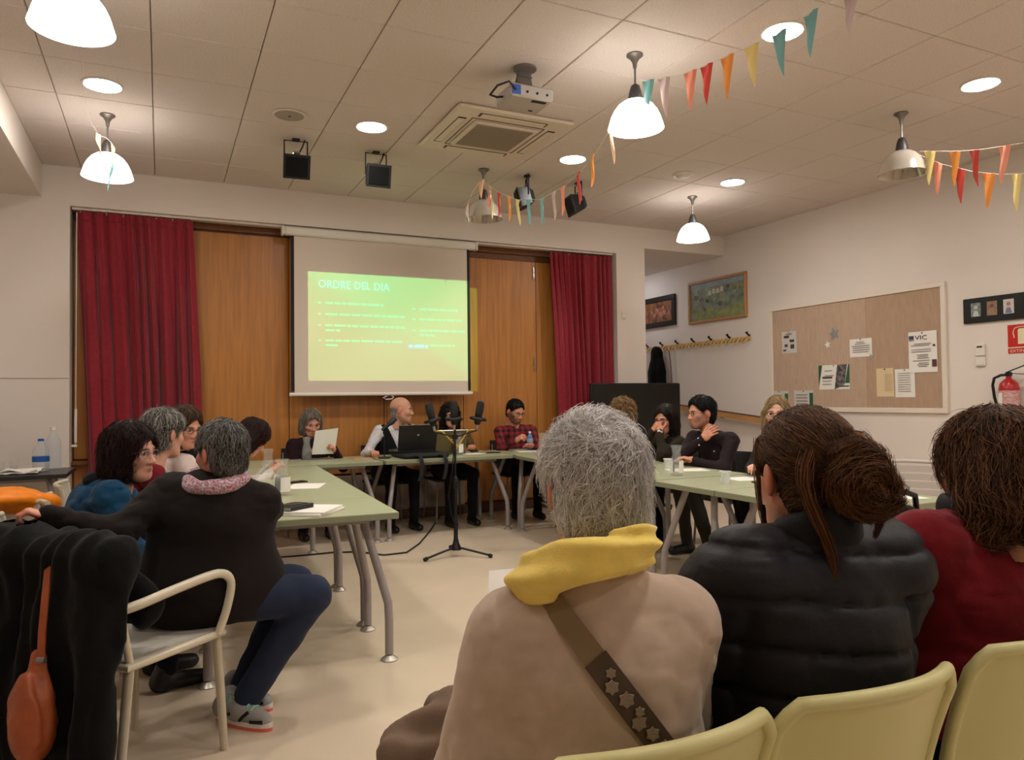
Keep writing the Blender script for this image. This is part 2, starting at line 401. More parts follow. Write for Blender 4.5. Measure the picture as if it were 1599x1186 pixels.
# ---------------------------------------------------------------- ceiling fittings
t = thing('ceiling_speaker', 'round flush ceiling speaker grille', 'speaker', (.857, 5.605, ZC-.014))
MB().lathe([(.118, .002), (.125, -.004), (.116, -.012), (.104, -.01)], 36, cap=False).build('ring', ceilm, t, True)
MB().lathe([(.105, -.009), (.05, -.011), (.0005, -.012)], 36).build('grille', mat('grille_grey', (168, 156, 142), .8, bump=.4, bscale=600), t, True)
MB().lathe([(.012, -.011), (.01, -.016), (.0005, -.017)], 12).build('badge', mat('grille_dark', (110, 100, 92), .6), t, True)
t = thing('ceiling_vent', 'round white ceiling vent near the small pendant lamp', 'vent', (4.502, 5.637, ZC-.014))
MB().lathe([(.10, 0), (.102, -.006), (.09, -.018), (.075, -.012)], 32, cap=False).build('ring', white, t, True)
MB().lathe([(.075, -.004), (.066, -.02), (.045, -.034), (.02, -.038), (.0005, -.038)], 32).build('cone', white, t, True)
acm = mat('ac_plastic', (214, 200, 182), .5); acd = mat('ac_grille', (140, 124, 108), .75, bump=.3, bscale=500)
t = thing('air_conditioner', 'square cassette air conditioner in the ceiling below the projector', 'air conditioner', (2.39, 5.34, ZC-.014))
MB().bbox((-.475, -.475, -.03), (.475, .475, .0), .02).build('panel', acm, t)
MB().bbox((-.27, -.27, -.048), (.27, .27, -.028), .015).build('inlet_frame', acm, t)
MB().bbox((-.235, -.235, -.052), (.235, .235, -.045), .004).build('grille', acd, t)
for a in range(4):
    M_ = R(90*a)
    MB().bbox((-.28, -.405, -.034), (.28, -.34, -.029), .002, M_).build('slot', mat('ac_slot', (70, 60, 52), .7), t)
    MB().bbox((-.262, -.400, -.037), (.262, -.345, -.032), .003, M_).build('louvre', acm, t)
    MB().bbox((-.3, -.302, -.0345), (.3, -.296, -.029), .001, M_).build('seam', mat('ac_seam', (90, 78, 66), .8), t)
# projector
prm = mat('projector_grey', (176, 168, 160), .4, .15)
t = thing('projector', 'grey video projector hanging from the ceiling on a curved mount', 'projector', (2.11, 4.21, ZC-.014))
MB().lathe([(.075, 0), (.075, -.012), (.03, -.018)], 24).build('ceiling_plate', greym, t, True)
MB().slab(lambda u, v: (-.05+.1*u, .02-.09*v+.02*math.sin(PI*v), -.015-.15*math.sin(PI*v/2)), 6, 10, .012).build('mount_arm', greym, t, True)
MB().slab(lambda u, v: (-.05+.1*u, -.0+.08*v, -.05-.12*v*v), 6, 8, .01).build('mount_arm', greym, t, True)
MB().bbox((-.15, -.11, -.235), (.15, .13, -.15), .012).build('body', prm, t)
MB().lathe([(.034, 0), (.034, .02), (.026, .022), (.026, .012), (.0005, .012)], 20, M=R(-90, 'X')).build('lens', black, t, True, loc=(-.03, .13, -.19))
MB().bbox((.01, -.085, -.238), (.11, -.055, -.234), .001).build('vent_label', black, t)
MB().bbox((.06, .07, -.238), (.09, .085, -.234), .001).build('sensor', black, t)
MB().bbox((-.145, -.114, -.225), (-.085, -.108, -.165), .002).build('video_plug', mat('vga_blue', (50, 92, 170), .5), t)
for k in range(3): MB().lathe([(.008, 0), (.008, .006)], 10, M=R(90, 'X')).build('socket', black, t, loc=(-.04+.07*k, -.108, -.2))
MB().tube([(-.12, -.115, -.2), (-.18, -.14, -.17), (-.24, -.1, -.19), (-.26, -.03, -.225), (-.2, .0, -.22), (-.15, .02, -.2)], .007, 8).build('cable', black, t, True)
ld = bpy.data.lights.new('projector_beam', 'SPOT'); ld.energy = PROJ_W; ld.spot_size = math.radians(110); ld.spot_blend = 0; ld.shadow_soft_size = .004
lo = bpy.data.objects.new('projector_beam', ld); COL.objects.link(lo); lo.parent = t
lo.location = (-.03, .165, -.19); lo.rotation_euler = (math.radians(90), 0, 0)
PX, PY, PZ = 2.08, 4.375, ZC-.014-.19
def beam_nodes():
    ld.use_nodes = True; nt = ld.node_tree; N = nt.nodes; L = nt.links; em = N['Emission']
    tc = N.new('ShaderNodeTexCoord'); sp = N.new('ShaderNodeSeparateXYZ'); L.new(tc.outputs['Normal'], sp.inputs[0])
    def mth(op, a, b=None, c=None):
        n = N.new('ShaderNodeMath'); n.operation = op
        for i, v in enumerate((a, b, c)):
            if v is None: continue
            if hasattr(v, 'links'): L.new(v, n.inputs[i])
            else: n.inputs[i].default_value = v
        return n.outputs[0]
    az = mth('ABSOLUTE', sp.outputs[2]); u = mth('DIVIDE', sp.outputs[0], az); v = mth('DIVIDE', sp.outputs[1], az)
    D = YS-PY
    u0, u1 = (1.345-PX)/D, (3.262-PX)/(D+.12); v0, v1 = (1.50-PZ)/D, (2.615-PZ)/D
    inside = mth('MULTIPLY', mth('MULTIPLY', mth('GREATER_THAN', u, u0), mth('LESS_THAN', u, u1)), mth('MULTIPLY', mth('GREATER_THAN', v, v0), mth('LESS_THAN', v, v1)))
    un = mth('DIVIDE', mth('SUBTRACT', u, u0), u1-u0); vn = mth('DIVIDE', mth('SUBTRACT', v, v0), v1-v0)
    dg = N.new('ShaderNodeMapRange'); dg.clamp = True; L.new(mth('ADD', un, vn), dg.inputs[0]); dg.inputs[1].default_value = .97; dg.inputs[2].default_value = 1.0
    g2 = N.new('ShaderNodeMapRange'); g2.clamp = True; L.new(mth('SUBTRACT', vn, mth('ABSOLUTE', mth('SUBTRACT', un, .45))), g2.inputs[0]); g2.inputs[1].default_value = .1; g2.inputs[2].default_value = 1.0
    m1 = N.new('ShaderNodeMix'); m1.data_type = 'RGBA'; L.new(dg.outputs[0], m1.inputs[0])
    m1.inputs[6].default_value = (.38, .60, .20, 1); m1.inputs[7].default_value = (.35, .76, .24, 1)
    m2 = N.new('ShaderNodeMix'); m2.data_type = 'RGBA'; L.new(g2.outputs[0], m2.inputs[0]); L.new(m1.outputs[2], m2.inputs[6]); m2.inputs[7].default_value = (.18, .78, .27, 1)
    L.new(m2.outputs[2], em.inputs['Color']); L.new(mth('MULTIPLY', inside, 1.0), em.inputs['Strength'])
beam_nodes()
# stage spotlights
def stage_spot(x, y, rz, tilt, label):
    t = thing('stage_spotlight', label, 'spotlight', (x, y, ZC-.014), math.radians(rz), 'black stage spotlights on the ceiling')
    MB().bbox((-.03, -.03, -.012), (.03, .03, 0), .003).build('ceiling_plate', black, t)
    MB().tube([(-.09, 0, -.20), (-.09, 0, -.015), (.09, 0, -.015), (.09, 0, -.20)], .007, 6).build('yoke', black, t)
    M_ = T(0, 0, -.21) @ R(tilt, 'X')
    v = MB(); sec = [(-.06, .055, .045), (-.02, .085, .07), (.05, .095, .085), (.09, .10, .09)]
    pts = []
    for y_, hx, hz in sec: pts += [M_ @ Vector(p) for p in ((-hx, y_, -hz), (hx, y_, -hz), (hx, y_, hz), (-hx, y_, hz))]
    F = [(0, 1, 2, 3), (15, 14, 13, 12)] + [(4*i+k, 4*i+4+k, 4*i+4+(k+1) % 4, 4*i+(k+1) % 4) for i in range(3) for k in range(4)]
    v.add(pts, [f[::-1] for f in F]); v.build('housing', black, t)
    MB().bbox((-.105, .085, -.095), (.105, .10, .095), .003, M_).build('front_frame', black, t)
    MB().bbox((-.085, .098, -.075), (.085, .106, .075), .002, M_).build('lens_glass', mat('dark_lens', (8, 8, 8), .5, spec=.15), t)
    MB().bbox((-.03, -.025, .075), (.03, .025, .108), .008, M_).build('terminal_box', chrome, t)
    MB().tube([(-.02, 0, -.12), (-.05, .01, -.06), (-.07, .0, 0.0)], .006, 6).build('cable', black, t, True)
stage_spot(.985, 6.12, 175, -25, 'leftmost black stage spotlight under the ceiling')
stage_spot(1.658, 6.17, 180, -12, 'second black stage spotlight, below the round downlight')
stage_spot(3.147, 6.26, 72, -14, 'third black stage spotlight, beside the pennant-covered lamp')
stage_spot(3.715, 6.27, 80, -16, 'rightmost black stage spotlight, beside pink pennants')
# ---------------------------------------------------------------- bunting
FC = {'y': (226, 204, 128), 'o': (232, 148, 66), 'r': (206, 72, 58), 'p': (236, 150, 122), 'b': (118, 172, 172), 'l': (198, 176, 172), 'c': (236, 190, 150)}
def flagm(c): return mat('pennant_'+{'y': 'yellow', 'o': 'orange', 'r': 'red', 'p': 'pink', 'b': 'blue', 'l': 'lilac', 'c': 'peach'}[c], FC[c], .8, sheen=.1)
def bunting(label, pts, flags, size=.10, length=.2, seed=0):
    rr = random.Random(seed); P = [Vector(p) for p in pts]; o = P[0]
    t = thing('bunting', label, 'bunting', o, group='strings of coloured pennants')
    cum = [0]
    for i in range(len(P)-1): cum.append(cum[-1]+(P[i+1]-P[i]).length)
    def on(s_):
        s_ = min(max(s_, 0), cum[-1])
        for i in range(len(P)-1):
            if s_ <= cum[i+1]+1e-9:
                k = (s_-cum[i])/max(1e-9, cum[i+1]-cum[i]); return P[i].lerp(P[i+1], k)
        return P[-1]
    L_ = cum[-1]
    MB().tube([on(L_*i/40)-o for i in range(41)], .0018, 5).build('string', mat('string', (214, 206, 192), .8), t)
    for s_, c_ in flags:
        a = on(s_*L_-size/2)-o; b = on(s_*L_+size/2)-o; mid = (a+b)/2; sw = rr.uniform(-.02, .02); tw = rr.uniform(-.025, .025)
        d = (b-a).normalized(); nn = d.cross(Vector((0, 0, 1))).normalized()
        def fn(u, v):
            w_ = (u-.5)*(1-v*.97); return a.lerp(b, .5) + d*(w_*size + sw*v*v) + Vector((0, 0, -length*v)) + nn*(tw*v*v + .012*math.sin(3*v+w_*6))
        MB().slab(fn, 5, 8, .0016).build('pennant', flagm(c_), t, True)
    return t
# ---------------------------------------------------------------- tables
tabm = mat('green_laminate', (160, 164, 132), .38, var=.03, vscale=3, spec=.5)
tabe = mat('green_edge', (134, 138, 110), .45)
legm = mat('table_leg_grey', (150, 142, 140), .4, .1)
footm = mat('foot_silver', (186, 180, 168), .35, .6)
TZ = .74
def table(label, cx, cy, wx, ly, rz=0.0, top=tabm, edge=tabe, skip=()):
    t = thing('meeting_table', label, 'table', (cx, cy, 0), math.radians(rz), 'green meeting tables set in a U')
    MB().bbox((-wx/2+.002, -ly/2+.002, TZ-.034), (wx/2-.002, ly/2-.002, TZ-.002), .003).build('edge_band', edge, t)
    MB().bbox((-wx/2+.003, -ly/2+.003, TZ-.004), (wx/2-.003, ly/2-.003, TZ), .0015).build('table_top', top, t)
    MB().box((-wx/2+.14, -ly/2+.1, TZ-.062), (wx/2-.14, -ly/2+.13, TZ-.034)).build('under_rail', legm, t)
    MB().box((-wx/2+.14, ly/2-.13, TZ-.062), (wx/2-.14, ly/2-.1, TZ-.034)).build('under_rail', legm, t)
    for sx in (-1, 1):
        for sy in (-1, 1):
            if (sx, sy) in skip: continue
            a = Vector((sx*(wx/2-.15), sy*(ly/2-min(.2, ly*.28)), TZ-.04)); f = Vector((sx*(wx/2-.045), sy*(ly/2-.05), 0))
            pts = [a]
            for k in range(1, 5): pts.append(a.lerp(Vector((f.x, f.y, .27)), k/4))
            pts[-1] = a.lerp(Vector((f.x, f.y, .27)), .97); pts += [Vector((f.x, f.y, .2)), Vector((f.x, f.y, .1)), Vector((f.x, f.y, .032))]
            lg = MB().tube(pts, .0215, 12).build('leg', legm, t, 60)
            MB().lathe([(.043, 0), (.044, .006), (.03, .018), (.012, .03), (.009, .045)], 18).build('foot', footm, lg, True, loc=f)
    return t
U = Vector((.048, .9988, 0)); W_ = Vector((-.9988, .048, 0)); C0 = Vector((1.075, 3.60, 0)); rzL = -math.degrees(math.atan2(.048, .9988))
def left_table(s0, s1, wd, label):
    c_ = C0 + U*((s0+s1)/2) + W_*(wd/2); table(label, c_.x, c_.y, wd, s1-s0, rzL)
left_table(0, .625, .93, 'green table at the near left end, carrying the notebook and black wallet')
left_table(.63, 1.575, .93, 'second green table of the left row, under the nearest glass carafe')
left_table(1.58, 2.93, .93, 'third green table of the left row, in front of the corner')
table('green corner table in front of the woman reading a sheet', 1.03, 6.99, 1.58, .78, 1.0)
table('green table at the back under the laptops', 2.50, 7.045, 1.31, .78, 1.5)
table('green corner table in front of the man in the plaid shirt', 3.59, 7.02, .82, .80, 0)
table('far green table of the right row beside the long haired person', 3.53, 5.85, .85, 1.44, -3.5)
table('middle green table of the right row under the white carafe', 3.41, 4.60, .86, .98, -1)
table('short green table of the right row under the plastic cup', 3.395, 3.785, .86, .60, 0)
table('near green table at the right end with a lone sheet of paper', 3.395, 3.01, .86, .94, 0)
greytop = mat('dark_grey_laminate', (70, 68, 68), .35); greyedge = mat('dark_edge', (34, 33, 33), .5)
st = table('dark grey side table against the white wall with water bottles', -1.36, 7.22, 1.36, .70, 0, greytop, greyedge); st['group'] = 'side furniture'

# ---------------------------------------------------------------- chairs
cream = mat('cream_metal', (206, 196, 174), .38, .12); creams = mat('cream_seat', (190, 184, 172), .45)
def arm_chair(label, x, y, rz, group='cream metal armchairs'):
    t = thing('armchair', label, 'chair', (x, y, 0), math.radians(rz), group)
    MB().slab(lambda u, v: (-.225+.45*u, -.2+.42*v, .45-.014*math.sin(PI*u)*math.sin(PI*v)-.012*max(0, v-.85)*6*.15), 12, 12, .014).build('seat', creams, t, True)
    rim = [(-.235, -.205), (-.24, .2), (-.2, .228), (.2, .228), (.24, .2), (.235, -.205), (-.235, -.205)]
    MB().tube([(a, b, .442) for a, b in rim], .0145, 10).build('seat_frame', cream, t, 60)
    for s_ in (-1, 1):
        MB().tube([(s_*.215, .19, .44), (s_*.222, .205, .22), (s_*.23, .215, 0)], [.02, .0185, .0165], 10, flat=.7).build('leg', cream, t, True)
        MB().tube([(s_*.22, -.19, .44), (s_*.232, -.225, .2), (s_*.24, -.25, 0)], [.02, .018, .016], 10, flat=.7).build('leg', cream, t, True)
        arm = [(s_*.245, .17, .445), (s_*.262, .19, .52), (s_*.272, .205, .60), (s_*.272, .20, .642), (s_*.27, .165, .668), (s_*.266, .10, .672), (s_*.26, -.05, .658), (s_*.25, -.17, .642), (s_*.235, -.225, .635)]
        MB().tube(spath(arm, 3), .0145, 10, flat=1.15).build('armrest', cream, t, True)
        MB().tube([(s_*.225, -.19, .44), (s_*.225, -.225, .62), (s_*.22, -.25, .80)], .013, 10).build('back_post', cream, t, True)
    MB().slab(lambda u, v: (-.215+.43*u, -.235-.03*v-.045*math.sin(PI*u)+.01, .54+.27*v), 12, 8, .01).build('backrest', creams, t, True)
    MB().tube([(-.225+.45*k/12, -.253-.045*math.sin(PI*k/12), .812) for k in range(13)], .013, 10).build('top_rail', cream, t, True)
    return t
yel = mat('pale_yellow_plastic', (204, 196, 138), .42, spec=.5, bump=.01, bscale=300)
def shell_chair(label, x, y, rz):
    t = thing('shell_chair', label, 'chair', (x, y, 0), math.radians(rz), 'pale yellow shell chairs in the front row')
    def back(u, v):
        s_ = 2*u-1; hw_ = .206-.012*(1-v); top = .815 + .012*(1-s_*s_) - .035*max(0, abs(s_)-.86)/.14
        z = .40+(top-.40)*v; yb = -.05-.075*v*v-.0*v
        return (s_*hw_, yb+.065*s_*s_-.02, z)
    MB().slab(back, 25, 16, .012).build('backrest', yel, t, True)
    edge = [back(0, k/12) for k in range(13)] + [back(k/24, 1) for k in range(1, 25)] + [back(1, 1-k/12) for k in range(1, 13)]
    MB().tube([(a, b-.004, c_) for a, b, c_ in edge], .0125, 12, flat=1.0).build('rim', yel, t, True)
    MB().slab(lambda u, v: (-.2+.4*u, -.06+.43*v, .44+.03*(2*u-1)**2-.03*max(0, v-.8)*3), 14, 12, .012).build('seat', yel, t, True)
    for sx in (-1, 1):
        MB().tube([(sx*.16, .28, .43), (sx*.2, .33, 0)], .011, 10).build('leg', greym, t, True)
        MB().tube([(sx*.16, .0, .43), (sx*.21, -.09, 0)], .011, 10).build('leg', greym, t, True)
    return t
seatdk = mat('dark_seat', (34, 31, 30), .6); backw = mat('chair_wood', (150, 92, 42), .45, var=.1, vscale=5, stretch=(4, 4, .6))
def side_chair(label, x, y, rz, sm=seatdk, bm=seatdk, group='meeting chairs behind the tables', slots=False):
    t = thing('meeting_chair', label, 'chair', (x, y, 0), math.radians(rz), group)
    MB().slab(lambda u, v: (-.21+.42*u, -.2+.41*v, .45-.012*math.sin(PI*u)*math.sin(PI*v)), 8, 8, .022).build('seat', sm, t, True)
    if slots:
        for k in range(5):
            z = .60+.05*k
            MB().slab(lambda u, v: (-.235+.47*u, -.235-.03*((z-.55)/.3)-.04*math.sin(PI*u), z+.04*v), 10, 3, .012).build('slat', bm, t, True)
        MB().tube([(-.245, -.21, .45), (-.25, -.235, .7), (-.245, -.265, .845), (-.2, -.28, .865), (0, -.302, .868), (.2, -.28, .865), (.245, -.265, .845), (.25, -.235, .7), (.245, -.21, .45)], .012, 8).build('back_frame', bm, t, True)
    else:
        MB().slab(lambda u, v: (-.205+.41*u, -.225-.03*v-.035*math.sin(PI*u), .56+.26*v), 10, 6, .016).build('backrest', bm, t, True)
        for s_ in (-1, 1): MB().tube([(s_*.19, -.19, .44), (s_*.19, -.22, .6), (s_*.19, -.245, .78)], .01, 8).build('back_post', greym, t, True)
    for sx in (-1, 1):
        MB().tube([(sx*.19, .18, .44), (sx*.215, .21, 0)], .0105, 8).build('leg', greym, t, True)
        MB().tube([(sx*.19, -.17, .44), (sx*.215, -.22, 0)], .0105, 8).build('leg', greym, t, True)
    return t
arm_chair('cream metal armchair under the woman in dark brown, black coat on its back', -.10, 3.03, -48)
arm_chair('cream metal armchair at the left edge piled with a scarf and orange jacket', -.80, 4.15, 172)
arm_chair('cream metal armchair under the woman in the blue sweater', -.36, 3.78, -82)
arm_chair('cream metal armchair under the woman in the red cardigan', -.27, 4.52, -85)
arm_chair('cream metal armchair under the brown haired woman in white', -.28, 5.25, -88)
arm_chair('cream metal armchair under the dark bobbed woman bending over the table', -.06, 5.98, -90)
shell_chair('pale yellow shell chair behind the grey haired woman in beige', .645, .965, 0)
shell_chair('pale yellow shell chair behind the woman in the black quilted jacket', 1.072, .965, 0)
shell_chair('pale yellow shell chair at the right edge behind the woman in red', 1.575, .985, 0)
side_chair('dark chair under the woman reading a sheet', 1.30, 7.52, 180)
side_chair('dark chair under the bald man in a vest', 2.12, 7.54, 180)
side_chair('dark chair under the person in the olive jacket', 2.80, 7.54, 180)
side_chair('dark chair under the man in the red plaid shirt', 3.62, 7.56, 180)
side_chair('dark chair under the curly blonde person', 4.32, 6.2, 95)
side_chair('dark chair under the long haired person with hands at the face', 4.32, 5.48, 95)
side_chair('dark chair under the bearded man in the brown shirt', 4.28, 4.83, 92)
side_chair('dark chair under the blonde woman with glasses', 4.26, 4.05, 92)
pale = mat('pale_grey_plastic', (188, 180, 172), .45)
side_chair('empty pale chair with a slotted back behind the lone sheet of paper', 4.10, 3.06, 128, pale, pale, 'empty chairs', True)

# ---------------------------------------------------------------- black television by the pillar
t = thing('television', 'large black flat television on a stand in front of the pillar', 'television', (5.02, 7.22, 0))
MB().bbox((-.625, -.03, .74), (.625, .03, 1.462), .012).build('bezel', black, t)
MB().bbox((-.605, -.034, .765), (.605, -.028, 1.445), .002).build('screen', mat('tv_glass', (7, 7, 8), .25), t)
MB().bbox((-.3, -.03, .9), (.3, .09, 1.3), .02).build('rear_housing', black, t)
for s_ in (-1, 1):
    MB().tube([(s_*.25, .06, 0.06), (s_*.25, .06, 1.1)], .022, 10).build('pole', black, t, True)
    MB().bbox((s_*.25-.03, -.3, .03), (s_*.25+.03, .34, .065), .01).build('foot', black, t)
    for yy in (-.27, .31): MB().tube([(s_*.25-.015, yy, .03), (s_*.25+.015, yy, .03)], .03, 12).build('castor', blackm, t, True)
MB().bbox((-.35, -.18, .42), (.35, .25, .445), .006).build('shelf', black, t)
# light switch
t = thing('wall_switch', 'small white switch on the white pillar', 'switch', (5.15, YW, 2.305))
MB().bbox((-.03, -.016, -.045), (.03, 0, .045), .006).build('plate', white, t); MB().bbox((-.02, -.02, -.03), (.02, -.014, .03), .003).build('rocker', white, t)

# ---------------------------------------------------------------- right wall: local frame, X along -Y (left to right in view), Y up, Z out of wall
def WM(y, z, out=0.0):
    return Matrix(((0, 0, -1, XR-out), (-1, 0, 0, y), (0, 1, 0, z), (0, 0, 0, 1)))
def wall_thing(name, label, cat, y, z, group=None):
    o = thing(name, label, cat, (0, 0, 0), 0, group); o.matrix_world = WM(y, z); return o
# pinboard
frm = mat('white_frame', (226, 216, 202), .5); corkm = mat('beige_fabric_board', (188, 162, 140), .9, bump=.12, bscale=500, var=.06, vscale=40, stretch=(1, .2, 1))
corkd = mat('brown_fabric_board', (178, 150, 126), .9, bump=.12, bscale=500, var=.06, vscale=40, stretch=(1, .2, 1))
bw, bh = 2.26, 1.26
pb = wall_thing('pinboard', 'large white framed beige pinboard on the right wall', 'pinboard', 6.84, 1.11)
MB().box((.04, .04, 0), (1.37, bh-.04, .014)).build('panel', corkm, pb); MB().box((1.372, .04, 0), (bw-.04, bh-.04, .014)).build('panel', corkd, pb)
MB().bbox((0, 0, 0), (bw, .05, .03), .004).build('frame_rail', frm, pb); MB().bbox((0, bh-.05, 0), (bw, bh, .03), .004).build('frame_rail', frm, pb)
MB().bbox((0, .05, 0), (.05, bh-.05, .03), .004).build('frame_rail', frm, pb); MB().bbox((bw-.05, .05, 0), (bw, bh-.05, .03), .004).build('frame_rail', frm, pb)
inkd = mat('print_dark', (70, 66, 64), .8); inkg = mat('print_grey', (140, 134, 128), .8); inkb = mat('print_blue', (60, 80, 130), .8)
grn = mat('print_green', (44, 92, 62), .7); photo = mat('print_photo', (30, 28, 30), .6, var=.8, vscale=30, rgb2=(140, 130, 130)); plum = mat('print_plum', (96, 50, 66), .7, var=.4, vscale=60)
def sheet(label, y, z, w_, h_, m=paper, rot=0, lines=(), cat='notice', zoff=.0145):
    o = thing('notice_sheet', label, cat, (0, 0, 0), 0, 'notices pinned on the board'); o.matrix_world = WM(y, z, zoff) @ R(rot)
    MB().slab(lambda u, v: (w_*u, h_*v, .001+.004*(1-math.sin(PI*min(1, .15+u*.8)))*v), 6, 6, .0012).build('sheet', m, o)
    for (x0, y0, x1, ln, mm) in lines:
        MB().box((x0*w_, y0*h_, .0055), (x1*w_, y0*h_+ln, .0062)).build('print_line', mm, o)
    for px_, py_ in ((.5, .965),):
        MB().lathe([(.006, 0), (.006, .004), (.003, .008)], 8).build('pin', black, o, loc=(px_*w_, py_*h_, .006))
    return o
def Wy(x, y): # pixel to wall Y,Z (right wall plane)
    f = CAM_F; cy, sy, cp, sp = math.cos(CAM_YAW), math.sin(CAM_YAW), math.cos(CAM_PITCH), math.sin(CAM_PITCH)
    fwd = Vector((sy*cp, cy*cp, sp)); right = Vector((cy, -sy, 0)); up = right.cross(fwd); cr, sr_ = math.cos(CAM_ROLL), math.sin(CAM_ROLL)
    r2 = right*cr + up*sr_; u2 = -right*sr_ + up*cr
    d = r2*((x-799.5)/f) - u2*((y-593)/f) + fwd; k = XR/d.x; return d.y*k, CAM_H+d.z*k
def sheet_px(label, bl, tr, **k):
    y0, z0 = Wy(*bl); y1, z1 = Wy(*tr); return sheet(label, y0, z0, y0-y1, z1-z0, **k)
cream_p = mat('cream_paper', (222, 200, 160), .8); greyp = mat('grey_paper', (206, 200, 194), .8)
sheet_px('small sheet of cartoon sketches at the left of the pinboard', (1223, 552), (1245, 516), m=greyp, lines=[(.15, .7, .5, .03, inkd), (.55, .5, .85, .03, inkd), (.2, .3, .4, .03, inkd), (.6, .2, .85, .05, inkd), (.1, .1, .3, .02, inkd), (.3, .85, .7, .015, inkg)])
sheet_px('white notice with centred dark lines in the middle of the pinboard', (1329, 558), (1363, 527), lines=[(.3, .8, .65, .007, inkg), (.25, .7, .7, .007, inkg), (.1, .58, .9, .008, inkg), (.15, .48, .9, .007, inkg), (.15, .36, .9, .008, inkg), (.15, .25, .85, .007, inkg)])
gs = sheet_px('landscape green and white poster with a dark photo on the pinboard', (1281, 608), (1328, 568), lines=[(.2, .75, .45, .008, inkg), (.2, .55, .5, .008, inkg), (.12, .45, .45, .02, inkd), (.12, .33, .42, .008, inkg), (.12, .2, .42, .008, inkg), (.65, .1, .98, .012, grn)])
yy0, zz0 = Wy(1281, 608); yy1, zz1 = Wy(1328, 568); gw, gh = yy0-yy1, zz1-zz0
MB().prism([(0, gh), (0, .1*gh), (.12*gw, gh)], .002, T(0, 0, .0052)).build('green_corner', grn, gs)
MB().prism([(.52*gw, 0), (.72*gw, .12*gh), (.84*gw, .2*gh), (.93*gw, gh), (.62*gw, gh)], .002, T(0, 0, .0052)).build('photo_strip', photo, gs)
MB().prism([(.86*gw, .25*gh), (gw, .25*gh), (gw, gh), (.97*gw, gh)], .002, T(0, 0, .0052)).build('green_corner', grn, gs)
vs = sheet_px('tall white poster headed VIC at the right of the pinboard', (1422, 582), (1465, 515), zoff=.019, lines=[(.2, .69, .8, .008, inkg), (.1, .65, .75, .008, inkg), (.1, .55, .8, .007, inkg), (.1, .5, .8, .007, inkg), (.3, .42, .7, .007, inkg), (.33, .38, .68, .007, inkg), (.3, .34, .72, .007, inkg), (.15, .28, .75, .007, inkg), (.35, .22, .7, .007, inkg), (.3, .18, .72, .007, inkg), (.35, .14, .65, .007, inkg), (.02, .83, .2, .03, inkb), (.02, .78, .2, .025, mat('print_sand', (150, 130, 90), .8)), (.82, .13, .98, .07, plum), (.86, .62, .94, .02, plum)])
yy0, zz0 = Wy(1422, 582); yy1, zz1 = Wy(1465, 515)
flat_text('VIC', .062, inkd, vs, T((yy0-yy1)*.24, (zz1-zz0)*.80, .0062), sx=1.35)
sheet_px('yellowed typed sheet low on the pinboard', (1371, 619), (1397, 574), m=cream_p, lines=[(.5, .2+.07*k, .9, .006, mat('print_tan', (196, 170, 130), .8)) for k in range(9)])
sheet_px('white typed sheet overlapping the corner of the VIC poster', (1400, 620), (1430, 575), lines=[(.15, .2+.08*k, .8, .005, inkg) for k in range(9)])
for (a, b, l_) in (((1205, 640), (1233, 610), 'green edged sheet at the lower left corner of the pinboard'), ((1242, 640), (1272, 609), 'green edged grey sheet beside the lower left corner sheet')):
    sheet_px(l_, a, b, m=greyp, lines=[(.8, .0, .98, .2, grn), (.12, .75, .7, .012, inkg), (.12, .6, .7, .012, inkg), (.12, .45, .7, .012, inkg), (.12, .3, .7, .012, inkg)])
def star(label, px_, r, m):
    y, z = Wy(*px_); o = thing('paper_star', label, 'decoration', (0, 0, 0), 0, 'paper stars'); o.matrix_world = WM(y, z, .0145) @ R(12)
    MB().prism([((r if k % 2 == 0 else r*.45)*math.sin(PI*k/5), (r if k % 2 == 0 else r*.45)*math.cos(PI*k/5)) for k in range(10)], .004).build('star', m, o)
star('large silver paper star on the pinboard', (1304, 521), .075, mat('silver_card', (168, 172, 172), .35, .5)); star('small white paper star on the pinboard', (1294, 538), .045, paper)
star('small grey paper star under the white notice', (1362, 557), .04, mat('grey_card', (160, 156, 148), .6))
# framed pictures in the passage
fw_ = mat('light_wood_frame', (176, 128, 84), .5, var=.1, vscale=20); fk = mat('black_wood_frame', (22, 17, 16), .35)
def paint_mat(name, cols, scale):
    m = bpy.data.materials.new(name); m.use_nodes = True; N = m.node_tree.nodes; L = m.node_tree.links
    tc = N.new('ShaderNodeTexCoord'); n = N.new('ShaderNodeTexNoise'); n.inputs['Scale'].default_value = scale; n.inputs['Detail'].default_value = 5
    rp = N.new('ShaderNodeValToRGB'); L.new(tc.outputs['Object'], n.inputs['Vector']); L.new(n.outputs['Fac'], rp.inputs[0]); L.new(rp.outputs[0], N['Principled BSDF'].inputs['Base Color'])
    el = rp.color_ramp.elements; el[0].position = .3; el[0].color = (*lin(cols[0]), 1); el[1].position = .72; el[1].color = (*lin(cols[-1]), 1)
    for i, c_ in enumerate(cols[1:-1]):
        e = el.new(.3+.42*(i+1)/(len(cols)-1)); e.color = (*lin(c_), 1)
    N['Principled BSDF'].inputs['Roughness'].default_value = .35; return m
